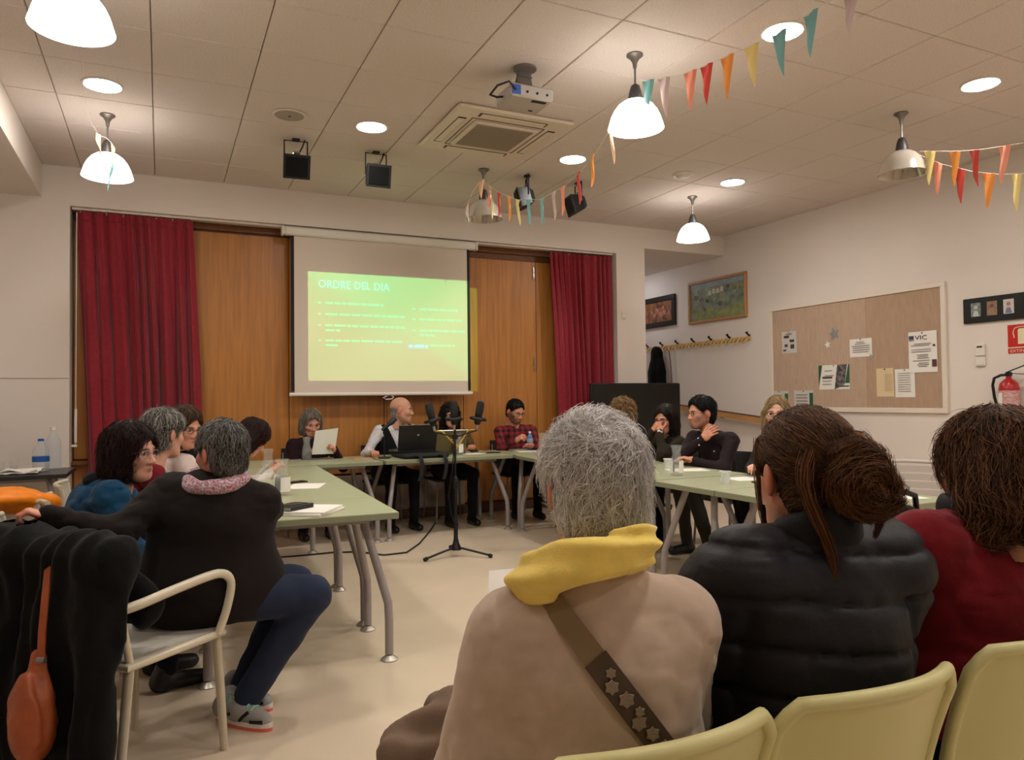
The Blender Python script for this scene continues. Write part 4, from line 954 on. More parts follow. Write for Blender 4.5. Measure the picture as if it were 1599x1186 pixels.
def person(label, hip, face, seat=.46, torso=.46, lean=(0.0, 0.0), chest=None, head=None, hyaw=None, hpitch=0.0, hroll=0.0, hs=1.0, male=False, bulk=1.0, shw=None,
           handL=None, handR=None, poseL='relax', poseR='relax', palmL=None, palmR=None, poleL=None, poleR=None, kneeL=None, kneeR=None, footL=None, footR=None,
           top=None, bottom=None, shoe=None, skin=(205, 150, 122), hair=None, brow=(60, 44, 34), glasses=None, beard=None, res=.014, wr=.005, eyes=True,
           topmod=None, armr=1.0, sleeve=True, bust=None, lips=(176, 96, 84), extra=None, legs=True, neckr=.05, armlen=1.0, tilt=0.0, legr=1.0, bstr=.75, drop=0.0):
    """A seated figure: world positions; face/chest/hyaw in degrees ccw from +Y."""
    global ORG
    x, y = hip; root = thing('person', label, 'person', (x, y, 0), 0, 'people at the meeting'); ORG = A3(x, y, 0)
    fp = rotm(math.radians(face)); fc = rotm(math.radians(chest if chest is not None else face)); up = A3(0, 0, 1)
    H = A3(x, y, seat+.105); mid = H+up*torso+fc[:, 1]*lean[0]+fc[:, 0]*lean[1]; nb = mid+up*.055-fc[:, 1]*.012
    shw = shw or (.19 if male else .168)*(.5+.5*bulk); sL, sR = mid-fc[:, 0]*shw+up*(tilt-drop), mid+fc[:, 0]*shw-up*(tilt+drop)
    hc = np.asarray(head, float) if head is not None else nb+up*.155+fc[:, 1]*.025
    Mh = rotm(math.radians(hyaw if hyaw is not None else face), math.radians(hpitch), math.radians(hroll))
    l1, l2 = .285*armlen, .245*armlen
    dflt = lambda s_: mid+fc[:, 0]*s_*.16+fc[:, 1]*.33-up*.25
    tL = np.asarray(handL, float) if handL is not None else dflt(-1); tR = np.asarray(handR, float) if handR is not None else dflt(1)
    eL, wL = ik(sL, tL, l1, l2, poleL if poleL is not None else -fc[:, 0]*.6-up-fc[:, 1]*.3)
    eR, wR = ik(sR, tR, l1, l2, poleR if poleR is not None else fc[:, 0]*.6-up-fc[:, 1]*.3)
    hjL, hjR = H-fp[:, 0]*.095+A3(0, 0, -.02), H+fp[:, 0]*.095+A3(0, 0, -.02)
    kL = np.asarray(kneeL, float) if kneeL is not None else hjL+fp[:, 1]*.42-fp[:, 0]*.03+up*(-.02); kR = np.asarray(kneeR, float) if kneeR is not None else hjR+fp[:, 1]*.42+fp[:, 0]*.03+up*(-.02)
    aL = np.asarray(footL, float) if footL is not None else A3(kL[0], kL[1], .09)-fp[:, 1]*.02; aR = np.asarray(footR, float) if footR is not None else A3(kR[0], kR[1], .09)-fp[:, 1]*.02
    b = bulk; Bp = fp.T; Bc = fc.T; spine = mid-H; chc = H+spine*.70; bel = H+spine*.34+fc[:, 1]*.015*b
    def tors(k, o=0.0):
        fs = [ell(H-fp[:, 1]*.01, (.165*k+o, .125*k+o, .12+o), Bp), ell(bel, (.148*k+o, .115*k+o, .17+o), Bc), ell(chc, (.158*k+o, .108*k+o, .17+o), Bc),
              cone(sL+fc[:, 0]*.03, sR-fc[:, 0]*.03, .06+o, .06+o), cone(nb-up*.02, sL+fc[:, 0]*.03, .05+o, .05+o), cone(nb-up*.02, sR-fc[:, 0]*.03, .05+o, .05+o)]
        if bust if bust is not None else not male:
            fs += [ell(chc+fc[:, 1]*(.085*k)+fc[:, 0]*s_*.07-up*.03, (.062+o, .05+o, .06+o), Bc) for s_ in (-1, 1)]
        return fs
    def arms(o, end=1.0):
        q = []
        for s_, e, w_ in ((sL, eL, wL), (sR, eR, wR)):
            w2 = e+(w_-e)*end; q += [cone(s_, e, (.052+o)*armr, (.042+o)*armr), cone(e, w2, (.042+o)*armr, (.030+o)*armr)]
        return q
    def legsf(o): return [cone(hjL, kL, .082*b**.5+o, .058*legr+o), cone(kL, aL, .056*legr+o, .040*legr+o), cone(hjR, kR, .082*b**.5+o, .058*legr+o), cone(kR, aR, .056*legr+o, .040*legr+o)]
    # body: skin in one mesh object
    core = union(tors(b*.86, -.018)+arms(-.012)+(legsf(-.018) if legs else [])+[cone(nb-up*.05, hc-Mh[:, 2]*.08*hs-Mh[:, 1]*.03*hs, neckr+.008, neckr)], .025)
    V, F = snet(core, .022); c0 = np.array(lin(skin)); VV = [V]; FF = [F]; CC = [np.tile(c0, (len(V), 1))]; o = len(V)
    hv, hf = HEAD[male]; hcol = np.tile(c0, (len(hv), 1))
    def tint(mask, rgb, k=1.0): hcol[:] = hcol*(1-mask[:, None]*k)+np.array(lin(rgb))*mask[:, None]*k
    ss = lambda a, b_, v: np.clip((v-a)/(b_-a), 0, 1)
    ck = np.exp(-(((np.abs(hv[:, 0])-.045)/.02)**2+((hv[:, 2]+.03)/.025)**2))*(hv[:, 1] > .02); tint(ck, (206, 120, 100), .15)
    tint(np.exp(-((hv[:, 0]/.012)**2+((hv[:, 2]+.03)/.02)**2))*(hv[:, 1] > .08), (204, 120, 98), .12); tint((np.abs(hv[:, 0]) > .072)*(np.abs(hv[:, 1]+.01) < .03)*1.0, (196, 104, 84), .45)
    lm = (np.exp(-((hv[:, 0]/.021)**4+((hv[:, 2]+.065)/.009)**4))*(hv[:, 1] > .075)); tint(lm, lips, .55)
    bm_ = np.exp(-(((np.abs(hv[:, 0])-.030)/.019)**4+((hv[:, 2]-.021+.10*(np.abs(hv[:, 0])-.03)**2*10)/.0058)**4))*(hv[:, 1] > .05); tint(bm_, brow, .9)
    if beard is not None:
        bd = ss(.0, .02, hv[:, 1]+.0)*ss(-.042, -.06, hv[:, 2])*(1-np.clip(lm*1.5, 0, 1)); bd = np.maximum(bd, ss(-.02, .0, hv[:, 1])*ss(.052, .06, np.abs(hv[:, 0]))*ss(.0, -.02, hv[:, 2])); tint(bd, beard, bstr)
    VV.append(hc+hs*(hv@Mh.T)); FF.append(hf+o); CC.append(hcol); o += len(hv)
    for side, e, w_, pose, palm in ((-1, eL, wL, poseL, palmL), (1, eR, wR, poseR, palmR)):
        if pose is None: continue
        hv_, hf_ = HANDS[pose]; d = nrm(w_-e); pn = np.asarray(palm, float) if palm is not None else A3(0, 0, -1.0)
        if abs(nrm(pn)@d) > .97: pn = fc[:, 1]
        zz = -nrm(pn-d*(pn@d)); xx = np.cross(d, zz)      # local x = y x z
        Q = hv_*np.array([-1.0*side, 1, 1]) ; Fh = hf_ if side < 0 else hf_[:, ::-1]
        sz = (1.04 if male else .93); VV.append(w_-d*.012+sz*(Q[:, :1]*xx+Q[:, 1:2]*d+Q[:, 2:]*zz)); FF.append(Fh+o); CC.append(np.tile(c0*np.array([1.0, .93, .9]), (len(hv_), 1))); o += len(hv_)
    np_mesh('body', np.concatenate(VV)-ORG, np.concatenate(FF), SKIN, root, np.concatenate(CC))
    if eyes:
        for s_ in (-1, 1):
            ec = hc+hs*(Mh@A3(s_*.031, .0725, .003))-ORG; mb = MB(); n_ = 12; Mx = Matrix([list(Mh[0]), list(Mh[1]), list(Mh[2])]).to_4x4()
            prof = [(.0128*hs*math.sin(PI*k/8), .0128*hs*math.cos(PI*k/8)) for k in range(9)]; prof[0] = (.0003, prof[0][1]); prof[-1] = (.0003, prof[-1][1])
            mb.mi = 1; mb.lathe(prof[:3], n_, M=Mx @ R(-90, 'X'), cap=False); mb.mi = 0; mb.lathe(prof[2:], n_, M=Mx @ R(-90, 'X'), cap=False)
            mb.build('eye', [EYEW, EYEI], root, True, loc=Vector(ec))
    # clothes
    tm = top
    ft = union(tors(b)+(arms(.006, .97) if sleeve else []), .045)
    def ftop(P):
        d = ft(P); q = P*np.array([1, 1, 1.4])
        rd = 1-np.abs(vnoise(q*np.array([8, 8, 15])+x*5)); d = d+wr*.6*vnoise(q*16+x*7)+wr*.5*vnoise(q*34+y*3)+wr*1.5*rd**8+wr*.9*(1-np.abs(vnoise(q*np.array([17, 17, 26])+y*9)))**7
        d = smax(d, -cone(nb-up*.01, nb+up*.2, neckr+.006, neckr+.012)(P), .01)
        if topmod: d = topmod(P, d, dict(H=H, mid=mid, nb=nb, fc=fc, fp=fp, up=up, sL=sL, sR=sR, eL=eL, eR=eR, wL=wL, wR=wR, spine=spine))
        return d
    ftop.bb = (ft.bb[0]-.02, ft.bb[1]+.02); V, F = snet(ftop, res); np_mesh(top[0], V-ORG, F, top[1], root)
    if legs:
        fl_ = union(legsf(.006)+[ell(H-fp[:, 1]*.01, (.16*b, .12*b, .11), Bp)], .03)
        fb = lambda P: fl_(P)+.005*vnoise(P*20+3); fb.bb = fl_.bb; V, F = snet(fb, max(res, .015)); np_mesh(bottom[0], V-ORG, F, bottom[1], root)
        for a_, k_ in ((aL, kL), (aR, kR)):
            d = fp[:, 1].copy() if footL is None else nrm(A3(a_[0]-k_[0], a_[1]-k_[1], 0)+fp[:, 1]*.6); d[2] = 0; d = nrm(d); g_ = a_-A3(0, 0, a_[2]); base = g_+A3(0, 0, max(0, a_[2]-.09))
            fs = union([cone(base+A3(0, 0, .045)-d*.03, base+A3(0, 0, .034)+d*.15, .042, .034), cone(base+A3(0, 0, .04)-d*.02, base+A3(0, 0, .10)-d*.01, .042, .042)], .03)
            fz = base[2]; ff = lambda P: smax(fs(P), -(P[:, 2]-fz-.002), .006); ff.bb = fs.bb; V, F = snet(ff, .013); np_mesh('shoe', V-ORG, F, shoe, root)
    info = dict(root=root, H=H, mid=mid, nb=nb, fc=fc, fp=fp, hc=hc, Mh=Mh, hs=hs, sL=sL, sR=sR, eL=eL, eR=eR, wL=wL, wR=wR, org=ORG.copy(), ftop=ftop)
    if hair: make_hair(root, Mh, hc, hs, **hair)
    if glasses:
        gm_ = mat('spectacle_frame_'+glasses, {'dark': (30, 24, 24), 'metal': (150, 130, 150), 'brown': (90, 60, 44)}[glasses], .35, .3); gl = None
        W3 = lambda p: Vector(hc+hs*(Mh@A3(*p))-ORG)
        for s_ in (-1, 1):
            ring = [W3((s_*.033+.021*math.cos(a), .094-.0035*abs(math.cos(a)), .001+.0155*math.sin(a))) for a in np.linspace(0, 2*PI, 17)]
            g1 = MB().tube(ring, .0016, 6, cap=False).build('glasses' if gl is None else 'glasses_rim', gm_, root if gl is None else gl, True); gl = gl or g1
            MB().add(ring[:-1], [tuple(range(16))]).build('lens', LENS, gl)
            MB().tube([W3((s_*.054, .092, .004)), W3((s_*.072, .07, .006)), W3((s_*.080, -.005, .004))], .0015, 6).build('temple', gm_, gl, True)
        MB().tube([W3((-.012, .095, .004)), W3((0, .098, .006)), W3((.012, .095, .004))], .0015, 6).build('bridge', gm_, gl, True)
    return info
# ---------------------------------------------------------------- people
jeans = cloth_mat('blue_jeans', (38, 46, 66), bump=.2, bscale=500); blk = cloth_mat('black_cloth', (15, 14, 15)); dkg = cloth_mat('dark_grey_trousers', (58, 54, 50))
bshoe = mat('black_leather', (18, 17, 17), .4)
trou = ('trousers', blk)
def ring_cloth(info, name, m, c, rad, tube_, zs=1.0, tilt=(0, 0), noise=.006, h=.008, B=None, folds=0.0, squash=1.0):
    c = np.asarray(c, float); B_ = info['fc'] if B is None else B
    def f(P):
        q = (P-c)@B_; q = q*np.array([1, 1/squash, 1]); q[:, 2] = q[:, 2]-tilt[0]*q[:, 0]-tilt[1]*q[:, 1]; q[:, 2] /= zs
        r = np.sqrt(q[:, 0]**2+q[:, 1]**2); d = np.sqrt((r-rad)**2+q[:, 2]**2)-tube_
        if folds: d = d+folds*np.sin(q[:, 2]*150+3*np.arctan2(q[:, 1], q[:, 0])+4*vnoise(P*9))
        return d+noise*vnoise(P*22)
    R_ = rad*max(1, squash)+tube_*max(1, zs)+.03; f.bb = (c-R_, c+R_); V, F = snet(f, h); return np_mesh(name, V-info['org'], F, m, info['root'])
def on_surface(f, p, d, maxd=.6, off=.004):
    p = np.asarray(p, float); d = nrm(d); t = 0
    for _ in range(60):
        v = f((p+d*t)[None])[0]-off
        if v < .0008 or t > maxd: break
        t += v*.7
    return p+d*t
# --- front row -------------------------------------------------------------------------------
beige = cloth_mat('beige_wool', (190, 167, 148), sheen=.45, bump=.10, bscale=1300, var=.07, vscale=25)
def wool_mod(P, d, k):
    q = (P-k['H'])@k['fc']
    d = d+.007*np.exp(-((q[:, 2]-.10-.10*np.abs(q[:, 0]))/.016)**2)*(q[:, 1] < 0)-.006*np.exp(-((q[:, 2]-.14-.14*np.abs(q[:, 0]))/.03)**2)*(q[:, 1] < 0)
    return d
g = person('grey haired person in a beige sweater and yellow scarf, seen from behind', (.66, 1.035), 0, chest=-17, head=(.684, 1.119, 1.140), hyaw=-12, hpitch=-4, hs=.97, bulk=1.12, torso=.39, drop=.04, lean=(.03, -.015), shw=.142,
           handL=(.55, 1.36, .70), handR=(.78, 1.38, .74), poleL=(-.5, -.45, -1), poleR=(.8, -.45, -1), armr=1.28, res=.008, wr=.003, eyes=False, neckr=.043, top=('sweater', beige), bottom=trou, shoe=bshoe, topmod=wool_mod, skin=(198, 138, 110),
           hair=None)
gv = hair_vol('short', .017)
def gflow(P):
    t = P-A3(.012, -.07, .075); t = t/np.maximum(.012, np.linalg.norm(t, axis=1))[:, None]; sw = np.cross(t, A3(0, -1, .4)); k = np.clip((P[:, 2]-.02)/.06, 0, 1)[:, None]
    return t+sw*.55*k+A3(0, 0, -.75)*(1-.6*k)
ORG = g['org']
make_hair(g['root'], g['Mh'], g['hc'], g['hs'], 'short', (196, 190, 186), n=8000, length=.056, rad=.00085, v=.017, h=.006, spread=.011, lift=.25, jit=.32, flow=gflow, seed=3, rgb2=(255, 252, 250), var=.25, steps=6, vol=gv, hug=.35, curl=.35, cfreq=50)
yscarf = cloth_mat('yellow_scarf', (240, 212, 112), sheen=.2, bump=.15, bscale=300, var=.08, vscale=20)
nb = g['nb']
ring_cloth(g, 'scarf', yscarf, nb+A3(-.026, -.0, .016), .080, .041, zs=.95, tilt=(.20, -.30), noise=.008, folds=.0055, h=.006)
strapm = mat('taupe_webbing', (136, 114, 84), .8, bump=.3, bscale=900)
fwd = g['fc'][:, 1]; rt = g['fc'][:, 0]
a_ = g['mid']-rt*.10+A3(0, 0, .045); b_ = g['H']+rt*.17+A3(0, 0, .05)
P_ = [on_surface(g['ftop'], a_*(1-k)+b_*k-fwd*.4+A3(0, 0, 0), fwd, .6, .005) for k in np.linspace(0, 1, 22)]
top_ = [on_surface(g['ftop'], a_+fwd*.10*(1-k)-fwd*.02+A3(0, 0, .3), A3(0, 0, -1), .6, .005) for k in np.linspace(0, .8, 4)]
Pl = [Vector(p-g['org']) for p in top_+P_]
def ribbon(pts, w_, nrm_, th=.004):
    mb = MB(); n = len(pts)
    def fn(u, v):
        i = min(n-1, int(round(u*(n-1)))); t = (pts[min(i+1, n-1)]-pts[max(i-1, 0)]).normalized(); s_ = t.cross(Vector(nrm_)).normalized(); return pts[i]+s_*w_*(v-.5)
    return mb.slab(fn, n, 3, th)
bs = ribbon(Pl, .036, tuple(-fwd)).build('bag_strap', strapm, g['root'], True)
lace = mat('strap_lace', (150, 132, 112), .9, bump=.4, bscale=300); lace2 = mat('strap_lace_dark', (84, 68, 54), .9)
ribbon([p-Vector(fwd)*.003 for p in Pl[9:]], .041, tuple(-fwd), .003).build('lace_band', lace2, bs, True)
Bl = Matrix((( rt[0], 0, -fwd[0]), (rt[1], 0, -fwd[1]), (rt[2], 1, -fwd[2]))).to_4x4()
for k in range(10, 26):
    r_ = .011+.003*math.sin(k*2.3); MB().prism([((r_ if i % 2 else r_*.72)*math.cos(PI*i/6), (r_ if i % 2 else r_*.72)*math.sin(PI*i/6)) for i in range(12)], .003, Bl).build('lace_flower', lace, bs, loc=Pl[k]-Vector(fwd)*.006+Vector(rt)*(.008*math.sin(k*2.1)))
# quilted jacket woman
quilt = cloth_mat('black_quilted_nylon', (33, 31, 34), rough=.5, sheen=.0, bump=.10, bscale=70, var=.06, vscale=30)
def quilt_mod(P, d, k):
    q = (P-k['H'])@k['fc']; s_ = (q[:, 2]+.05+.012*np.sin(q[:, 0]*9))/.083; fr = s_-np.floor(s_); e = np.abs(2*fr-1)
    d = d-.014-.013*(1-e**5)
    wv = vnoise(np.stack([q[:, 0]*34+2*np.floor(s_), q[:, 1]*34, q[:, 2]*10], 1)); d = d+.0045*wv*e*e
    for s2, sh in ((-1, k['sL']), (1, k['sR'])):
        xx = q[:, 0]-s2*.165; d = d+.010*np.exp(-(xx/.012)**2)*(q[:, 2] > .1)*(q[:, 2] < .36)
    return d
k_ = person('woman with a brown hair bun in a black quilted jacket, seen from behind', (1.10, 1.04), 0, chest=-8, head=(1.150, 1.085, 1.140), hyaw=-14, hpitch=-4, hs=1.04, bulk=1.15, torso=.385, lean=(.02, .035), shw=.156,
           handL=(1.0, 1.42, .62), handR=(1.26, 1.42, .62), poleL=(-1, -.2, -.5), poleR=(1, -.35, -.4), armr=1.35, res=.007, wr=.0012, eyes=False, top=('quilted_jacket', quilt), bottom=trou, shoe=bshoe, topmod=quilt_mod, skin=(200, 140, 112), hair=None)
ORG = k_['org']
collar_m = cloth_mat('black_collar', (24, 23, 25), rough=.6)
ring_cloth(k_, 'collar', collar_m, k_['nb']+A3(-.004, .005, .012), .072, .020, zs=2.3, tilt=(-.1, -.45), noise=.004, h=.006)
bunc = A3(.02, -.125, .0)
def bflow(P): return bunc+A3(0, .03, 0)-P
make_hair(k_['root'], k_['Mh'], k_['hc'], k_['hs'], 'bun', (52, 34, 22), n=4200, length=.13, rad=.0009, v=.011, h=.006, spread=.006, jit=.12, flow=bflow, seed=5, rgb2=(128, 88, 54), var=.3, steps=8, hug=.6)
bunv = union([ell(bunc+A3(0, -.012, .01), (.048, .046, .046)), ell(bunc+A3(.012, -.018, -.032), (.044, .038, .036)), ell(bunc+A3(-.02, .01, .0), (.03, .04, .05)), ell(bunc+A3(.0, -.005, .035), (.034, .03, .025))], .02)
bv2 = lambda P: bunv(P)+.005*np.sin(P[:, 0]*70+P[:, 2]*95+5*vnoise(P*16))+.007*vnoise(P*30); bv2.bb = bunv.bb
def swirl(P):
    q = P-bunc-A3(0, -.01, 0); return np.cross(q, A3(.25, 1, .35))+.02*vnoise(P*30)[:, None]*A3(0, 0, 1)
hb = make_hair(k_['root'], k_['Mh'], k_['hc'], k_['hs'], 'x', (50, 31, 19), n=3000, length=.10, rad=.001, h=.006, spread=.014, jit=.3, flow=swirl, seed=6, rgb2=(126, 82, 46), var=.3, steps=8, vol=bv2, name='hair_bun')
# loose locks
def lock(info, pts, n, w_, rgb, rgb2, seed, rad=.0009, name='loose_lock'):
    rng = np.random.default_rng(seed); pts = np.asarray(pts, float); K = 10; t = np.linspace(0, 1, K); base = np.stack([np.interp(t, np.linspace(0, 1, len(pts)), pts[:, k]) for k in range(3)], 1)
    for _ in range(2): base[1:-1] = (base[:-2]+base[1:-1]*2+base[2:])/4
    off = rng.normal(0, w_, (n, 3)); S = base[None]+off[:, None, :]*(1-.6*t[None, :, None])+rng.normal(0, w_*.1, (n, K, 3))
    L_ = rng.uniform(.7, 1, n); S = S[:, :1]+(S-S[:, :1])*1.0; sv, sf, per = strand_mesh(S, rad); c1, c2 = np.array(lin(rgb)), np.array(lin(rgb2)); k = rng.uniform(0, 1, (n, 1))
    W3 = info['hc']+info['hs']*(sv@info['Mh'].T); return np_mesh(name, W3-info['org'], sf, HAIRM, info['root'], np.repeat(c1*(1-k)+c2*k, per, 0))
lock(k_, [(-.045, -.095, .045), (-.075, -.10, .0), (-.06, -.115, -.06), (-.035, -.125, -.115), (-.03, -.13, -.165), (-.05, -.125, -.185)], 160, .006, (52, 32, 20), (120, 74, 40), 11)
lock(k_, [(.03, -.12, .05), (.065, -.13, .0), (.062, -.14, -.06), (.04, -.14, -.10)], 140, .007, (52, 32, 20), (120, 78, 42), 12)
lock(k_, [(.06, -.08, .05), (.085, -.10, .03), (.095, -.12, -.02), (.085, -.12, -.07)], 8, .004, (70, 45, 28), (120, 80, 50), 13)
lock(k_, [(-.07, .03, .07), (-.085, .02, .0), (-.084, .015, -.06), (-.075, .02, -.1)], 40, .004, (60, 40, 24), (120, 80, 46), 14)
# red sweater woman
redk = cloth_mat('dark_red_knit', (112, 20, 28), sheen=.1, bump=.2, bscale=420)
d_ = person('woman with auburn hair in a dark red sweater at the right edge, seen from behind', (1.66, 1.09), 0, chest=-4, head=(1.700, 1.055, 1.122), hyaw=4, hpitch=-3, hs=1.06, bulk=1.18, torso=.40, lean=(.0, .03), shw=.178,
           handL=(1.60, 1.50, .86), handR=(1.82, 1.45, .66), poleL=(-1, -.2, -.3), armr=1.3, res=.009, wr=.0035, eyes=False, top=('sweater', redk), bottom=trou, shoe=bshoe, skin=(204, 146, 118), hair=None)
ORG = d_['org']
ring_cloth(d_, 'collar', collar_m, d_['nb']+A3(0, 0, .015), .068, .022, zs=1.5, noise=.004, h=.007)
def rflow(P):
    t = P-A3(0, -.02, .13); t = t/np.maximum(.02, np.linalg.norm(t, axis=1))[:, None]; t[:, 2] -= .8; return t+.5*np.stack([np.sin(P[:, 2]*75), np.cos(P[:, 2]*60), 0*P[:, 2]], 1)*np.clip(-P[:, 2]*18+.3, 0, 1)[:, None]
make_hair(d_['root'], d_['Mh'], d_['hc'], d_['hs'], 'wavy', (48, 29, 19), n=5200, length=.10, rad=.001, v=.02, h=.007, spread=.016, jit=.2, curl=.4, cfreq=42, flow=rflow, seed=8, rgb2=(132, 90, 58), var=.3, steps=8, hug=.4)
# --- left row ---------------------------------------------------------------------------------
brn = cloth_mat('dark_brown_knit', (27, 21, 20), bump=.15)
def skirt_mod(P, d, k):
    H = k['H']; q = (P-H)@k['fc']; e = ell(H+A3(0.05, .01, .01), (.29, .24, .20))(P); e2 = ell(H+A3(.06, -.02, .20), (.225, .17, .27), k['fc'].T)(P); return smin(d, np.maximum(smin(e, e2, .08), -(P[:, 2]-.455)), .06)
w1 = person('woman in a dark brown cardigan and jeans, arm over the chair back', (.13, 3.20), -55, chest=-14, head=(.215, 3.175, 1.095), hyaw=32, hpitch=-2, hs=1.03, bulk=1.38, torso=.355, lean=(.0, .07), shw=.185, tilt=.028,
            handL=(-.36, 3.06, .905), handR=(.44, 3.66, .80), poleL=(-.2, -.5, -.5), poleR=(.5, -.5, -1), poseL='grip', palmL=(0, 0, -1), poseR='grip', armr=1.22, armlen=.93, res=.01, wr=.005, eyes=False,
            kneeR=(.555, 3.13, .50), footR=(.315, 3.215, .10), kneeL=(.52, 3.36, .50), footL=(.32, 3.36, .10), legr=1.28, top=('cardigan', brn), bottom=('jeans', jeans), shoe=bshoe, topmod=skirt_mod, skin=(206, 142, 116),
            hair=dict(style='short', rgb=(52, 50, 48), n=2600, length=.06, rad=.0014, v=.013, h=.008, spread=.009, seed=21, rgb2=(170, 166, 160), lift=.1, crown=(.0, -.05, .12), g=.7))
floral = cloth_mat('floral_scarf', (150, 70, 60), var=.9, vscale=120, rgb2=(200, 190, 205), bump=.3, bscale=120, detail=1.0)
ORG = w1['org']; ring_cloth(w1, 'scarf', floral, w1['nb']+A3(-.0, -.012, .022), .098, .030, zs=.9, tilt=(.0, .25), noise=.008, h=.008)
flm = [mat('scarf_'+n_, c_, .8) for n_, c_ in (('orange', (206, 110, 70)), ('violet', (110, 84, 140)), ('white', (220, 212, 206)), ('maroon', (120, 44, 48)))]
# sneaker detail on the visible foot
sneak = mat('sneaker_grey', (150, 146, 142), .7, bump=.2, bscale=500); coral = mat('coral_sole', (224, 112, 92), .6); mint = mat('mint_laces', (120, 196, 170), .6); solew = mat('sole_white', (220, 212, 206), .6)
for o in [c_ for c_ in w1['root'].children if c_.name.startswith('shoe')]: bpy.data.objects.remove(o)
def sneaker(info, heel, toe, z=0.0):
    heel = A3(*heel, z); d = A3(*toe, z)-heel; L_ = np.linalg.norm(d); d = d/L_; s_ = np.cross(d, A3(0, 0, 1)); O = info['org']; lo = lambda a, b, c_: heel+d*a*L_+s_*b+A3(0, 0, c_)
    up_ = union([cone(lo(.14, 0, .062), lo(.45, 0, .058), .040, .042), cone(lo(.45, 0, .056), lo(.86, 0, .036), .043, .031), cone(lo(.15, 0, .06), lo(.24, 0, .105), .038, .042)], .03)
    f = lambda P: smax(up_(P), -(P[:, 2]-z-.024), .004); f.bb = up_.bb; V, F = snet(f, .006); sh = np_mesh('sneaker', V-O, F, sneak, info['root'])
    def outline(k): a = 2*PI*k; return .5+.5*math.cos(a), math.sin(a)*(.040+.006*math.cos(a+.3))*(1 if True else 1)
    for z0, z1, m_, nm, gr in ((.0, .014, coral, 'outsole', 1.0), (.014, .030, solew, 'midsole', 1.02)):
        poly = [lo(-.0+1.0*outline(k/28)[0], outline(k/28)[1]*gr, 0) for k in range(28)]; mb = MB(); mb.add([Vector(p+A3(0, 0, z0)-O) for p in poly]+[Vector(p+A3(0, 0, z1)-O) for p in poly], [tuple(range(28))[::-1], tuple(range(28, 56))]+[(i, (i+1) % 28, (i+1) % 28+28, i+28) for i in range(28)]); mb.build(nm, m_, sh)
    for k in range(5):
        a = .40+.075*k; pts = [on_surface(f, lo(a, -.024+.012*q_, .16), A3(0, 0, -1), .2, .002)-O for q_ in range(5)]; MB().tube([Vector(p) for p in pts], .0035, 6).build('lace', mint, sh, True)
    bow = lo(.36, 0, .115)-O
    for q_ in (-1, 1): MB().tube([Vector(bow), Vector(bow+s_*.03*q_+A3(0, 0, .02)), Vector(bow+s_*.045*q_-A3(0, 0, .02)), Vector(bow+s_*.01*q_)], .003, 6).build('lace', mint, sh, True)
    for a0, a1, c0, c1 in ((.55, .68, .035, .07), (.22, .42, .045, .06), (.72, .92, .035, .04)):
        pts = [on_surface(f, lo(a0+(a1-a0)*k/4, .12, c0+(c1-c0)*k/4), -s_, .2, .0015)-O for k in range(5)]; MB().tube([Vector(p) for p in pts], .007, 6, flat=.4).build('stripe', black, sh, True)
    return sh
sneaker(w1, (.205, 3.30), (.395, 3.085)); sneaker(w1, (.24, 3.47), (.42, 3.28))
blue = cloth_mat('teal_blue_wool', (18, 60, 90), sheen=.1, bump=.3, bscale=300)
w2 = person('dark haired woman with glasses in a teal blue sweater looking over her shoulder', (-.39, 3.80), -82, head=(-.122, 3.735, 1.075), hyaw=-124, hpitch=-3, hs=1.06, bulk=1.15, torso=.33, lean=(.17, .03), res=.011, wr=.008, armr=1.25,
            handL=(.22, 3.95, .78), handR=(.10, 3.62, .66), top=('sweater', blue), bottom=trou, shoe=bshoe, glasses='metal', skin=(212, 156, 132), lips=(170, 90, 80),
            hair=dict(style='bob', rgb=(20, 13, 12), n=1900, length=.10, rad=.0016, v=.019, h=.008, spread=.016, seed=22, rgb2=(64, 34, 28), g=.9, curl=.35))
ORG = w2['org']; ring_cloth(w2, 'collar', cloth_mat('navy_roll_neck', (20, 24, 34)), w2['nb']+A3(.01, 0, .012), .066, .026, zs=1.3, h=.008)
maroon = cloth_mat('maroon_knit', (112, 24, 34)); whitec = cloth_mat('white_cotton', (214, 206, 200), bump=.05)
w3 = person('grey haired woman in a maroon cardigan with a white collar, seen from behind', (-.33, 4.52), -85, head=(.012, 4.42, 1.125), hyaw=-50, hpitch=-4, hs=1.05, torso=.345, lean=(.27, .05), bulk=1.08, handL=(.30, 4.55, .78), handR=(.28, 4.30, .78), top=('cardigan', maroon), bottom=trou, shoe=bshoe, skin=(214, 160, 138), eyes=False,
            hair=dict(style='short', rgb=(70, 66, 62), n=1300, length=.07, rad=.0016, v=.022, h=.008, spread=.014, seed=23, rgb2=(188, 182, 172), g=.7, curl=.25, lift=.15))
ORG = w3['org']; ring_cloth(w3, 'shirt_collar', whitec, w3['nb']+A3(.0, 0, .0), .075, .018, zs=1.6, tilt=(0, -.3), h=.008)
w4 = person('brown haired woman with glasses in a pale top behind the grey haired woman', (-.22, 5.24), -88, head=(.135, 5.12, 1.14), hyaw=-142, hpitch=-14, hs=1.05, torso=.345, lean=(.35, .05), handL=(.38, 5.25, .78), handR=(.36, 4.98, .78), top=('blouse', cloth_mat('pale_pink_cotton', (206, 188, 182), bump=.05)), bottom=trou, shoe=bshoe, glasses='dark', skin=(214, 152, 128),
            hair=dict(style='bob', rgb=(52, 34, 22), n=900, length=.09, rad=.002, v=.016, h=.009, spread=.01, seed=24, rgb2=(124, 92, 58), g=.9))
ORG = w4['org']; ring_cloth(w4, 'scarf', cloth_mat('black_scarf', (24, 22, 24)), w4['nb']+A3(.02, 0, .0), .07, .02, zs=1.3, h=.01)
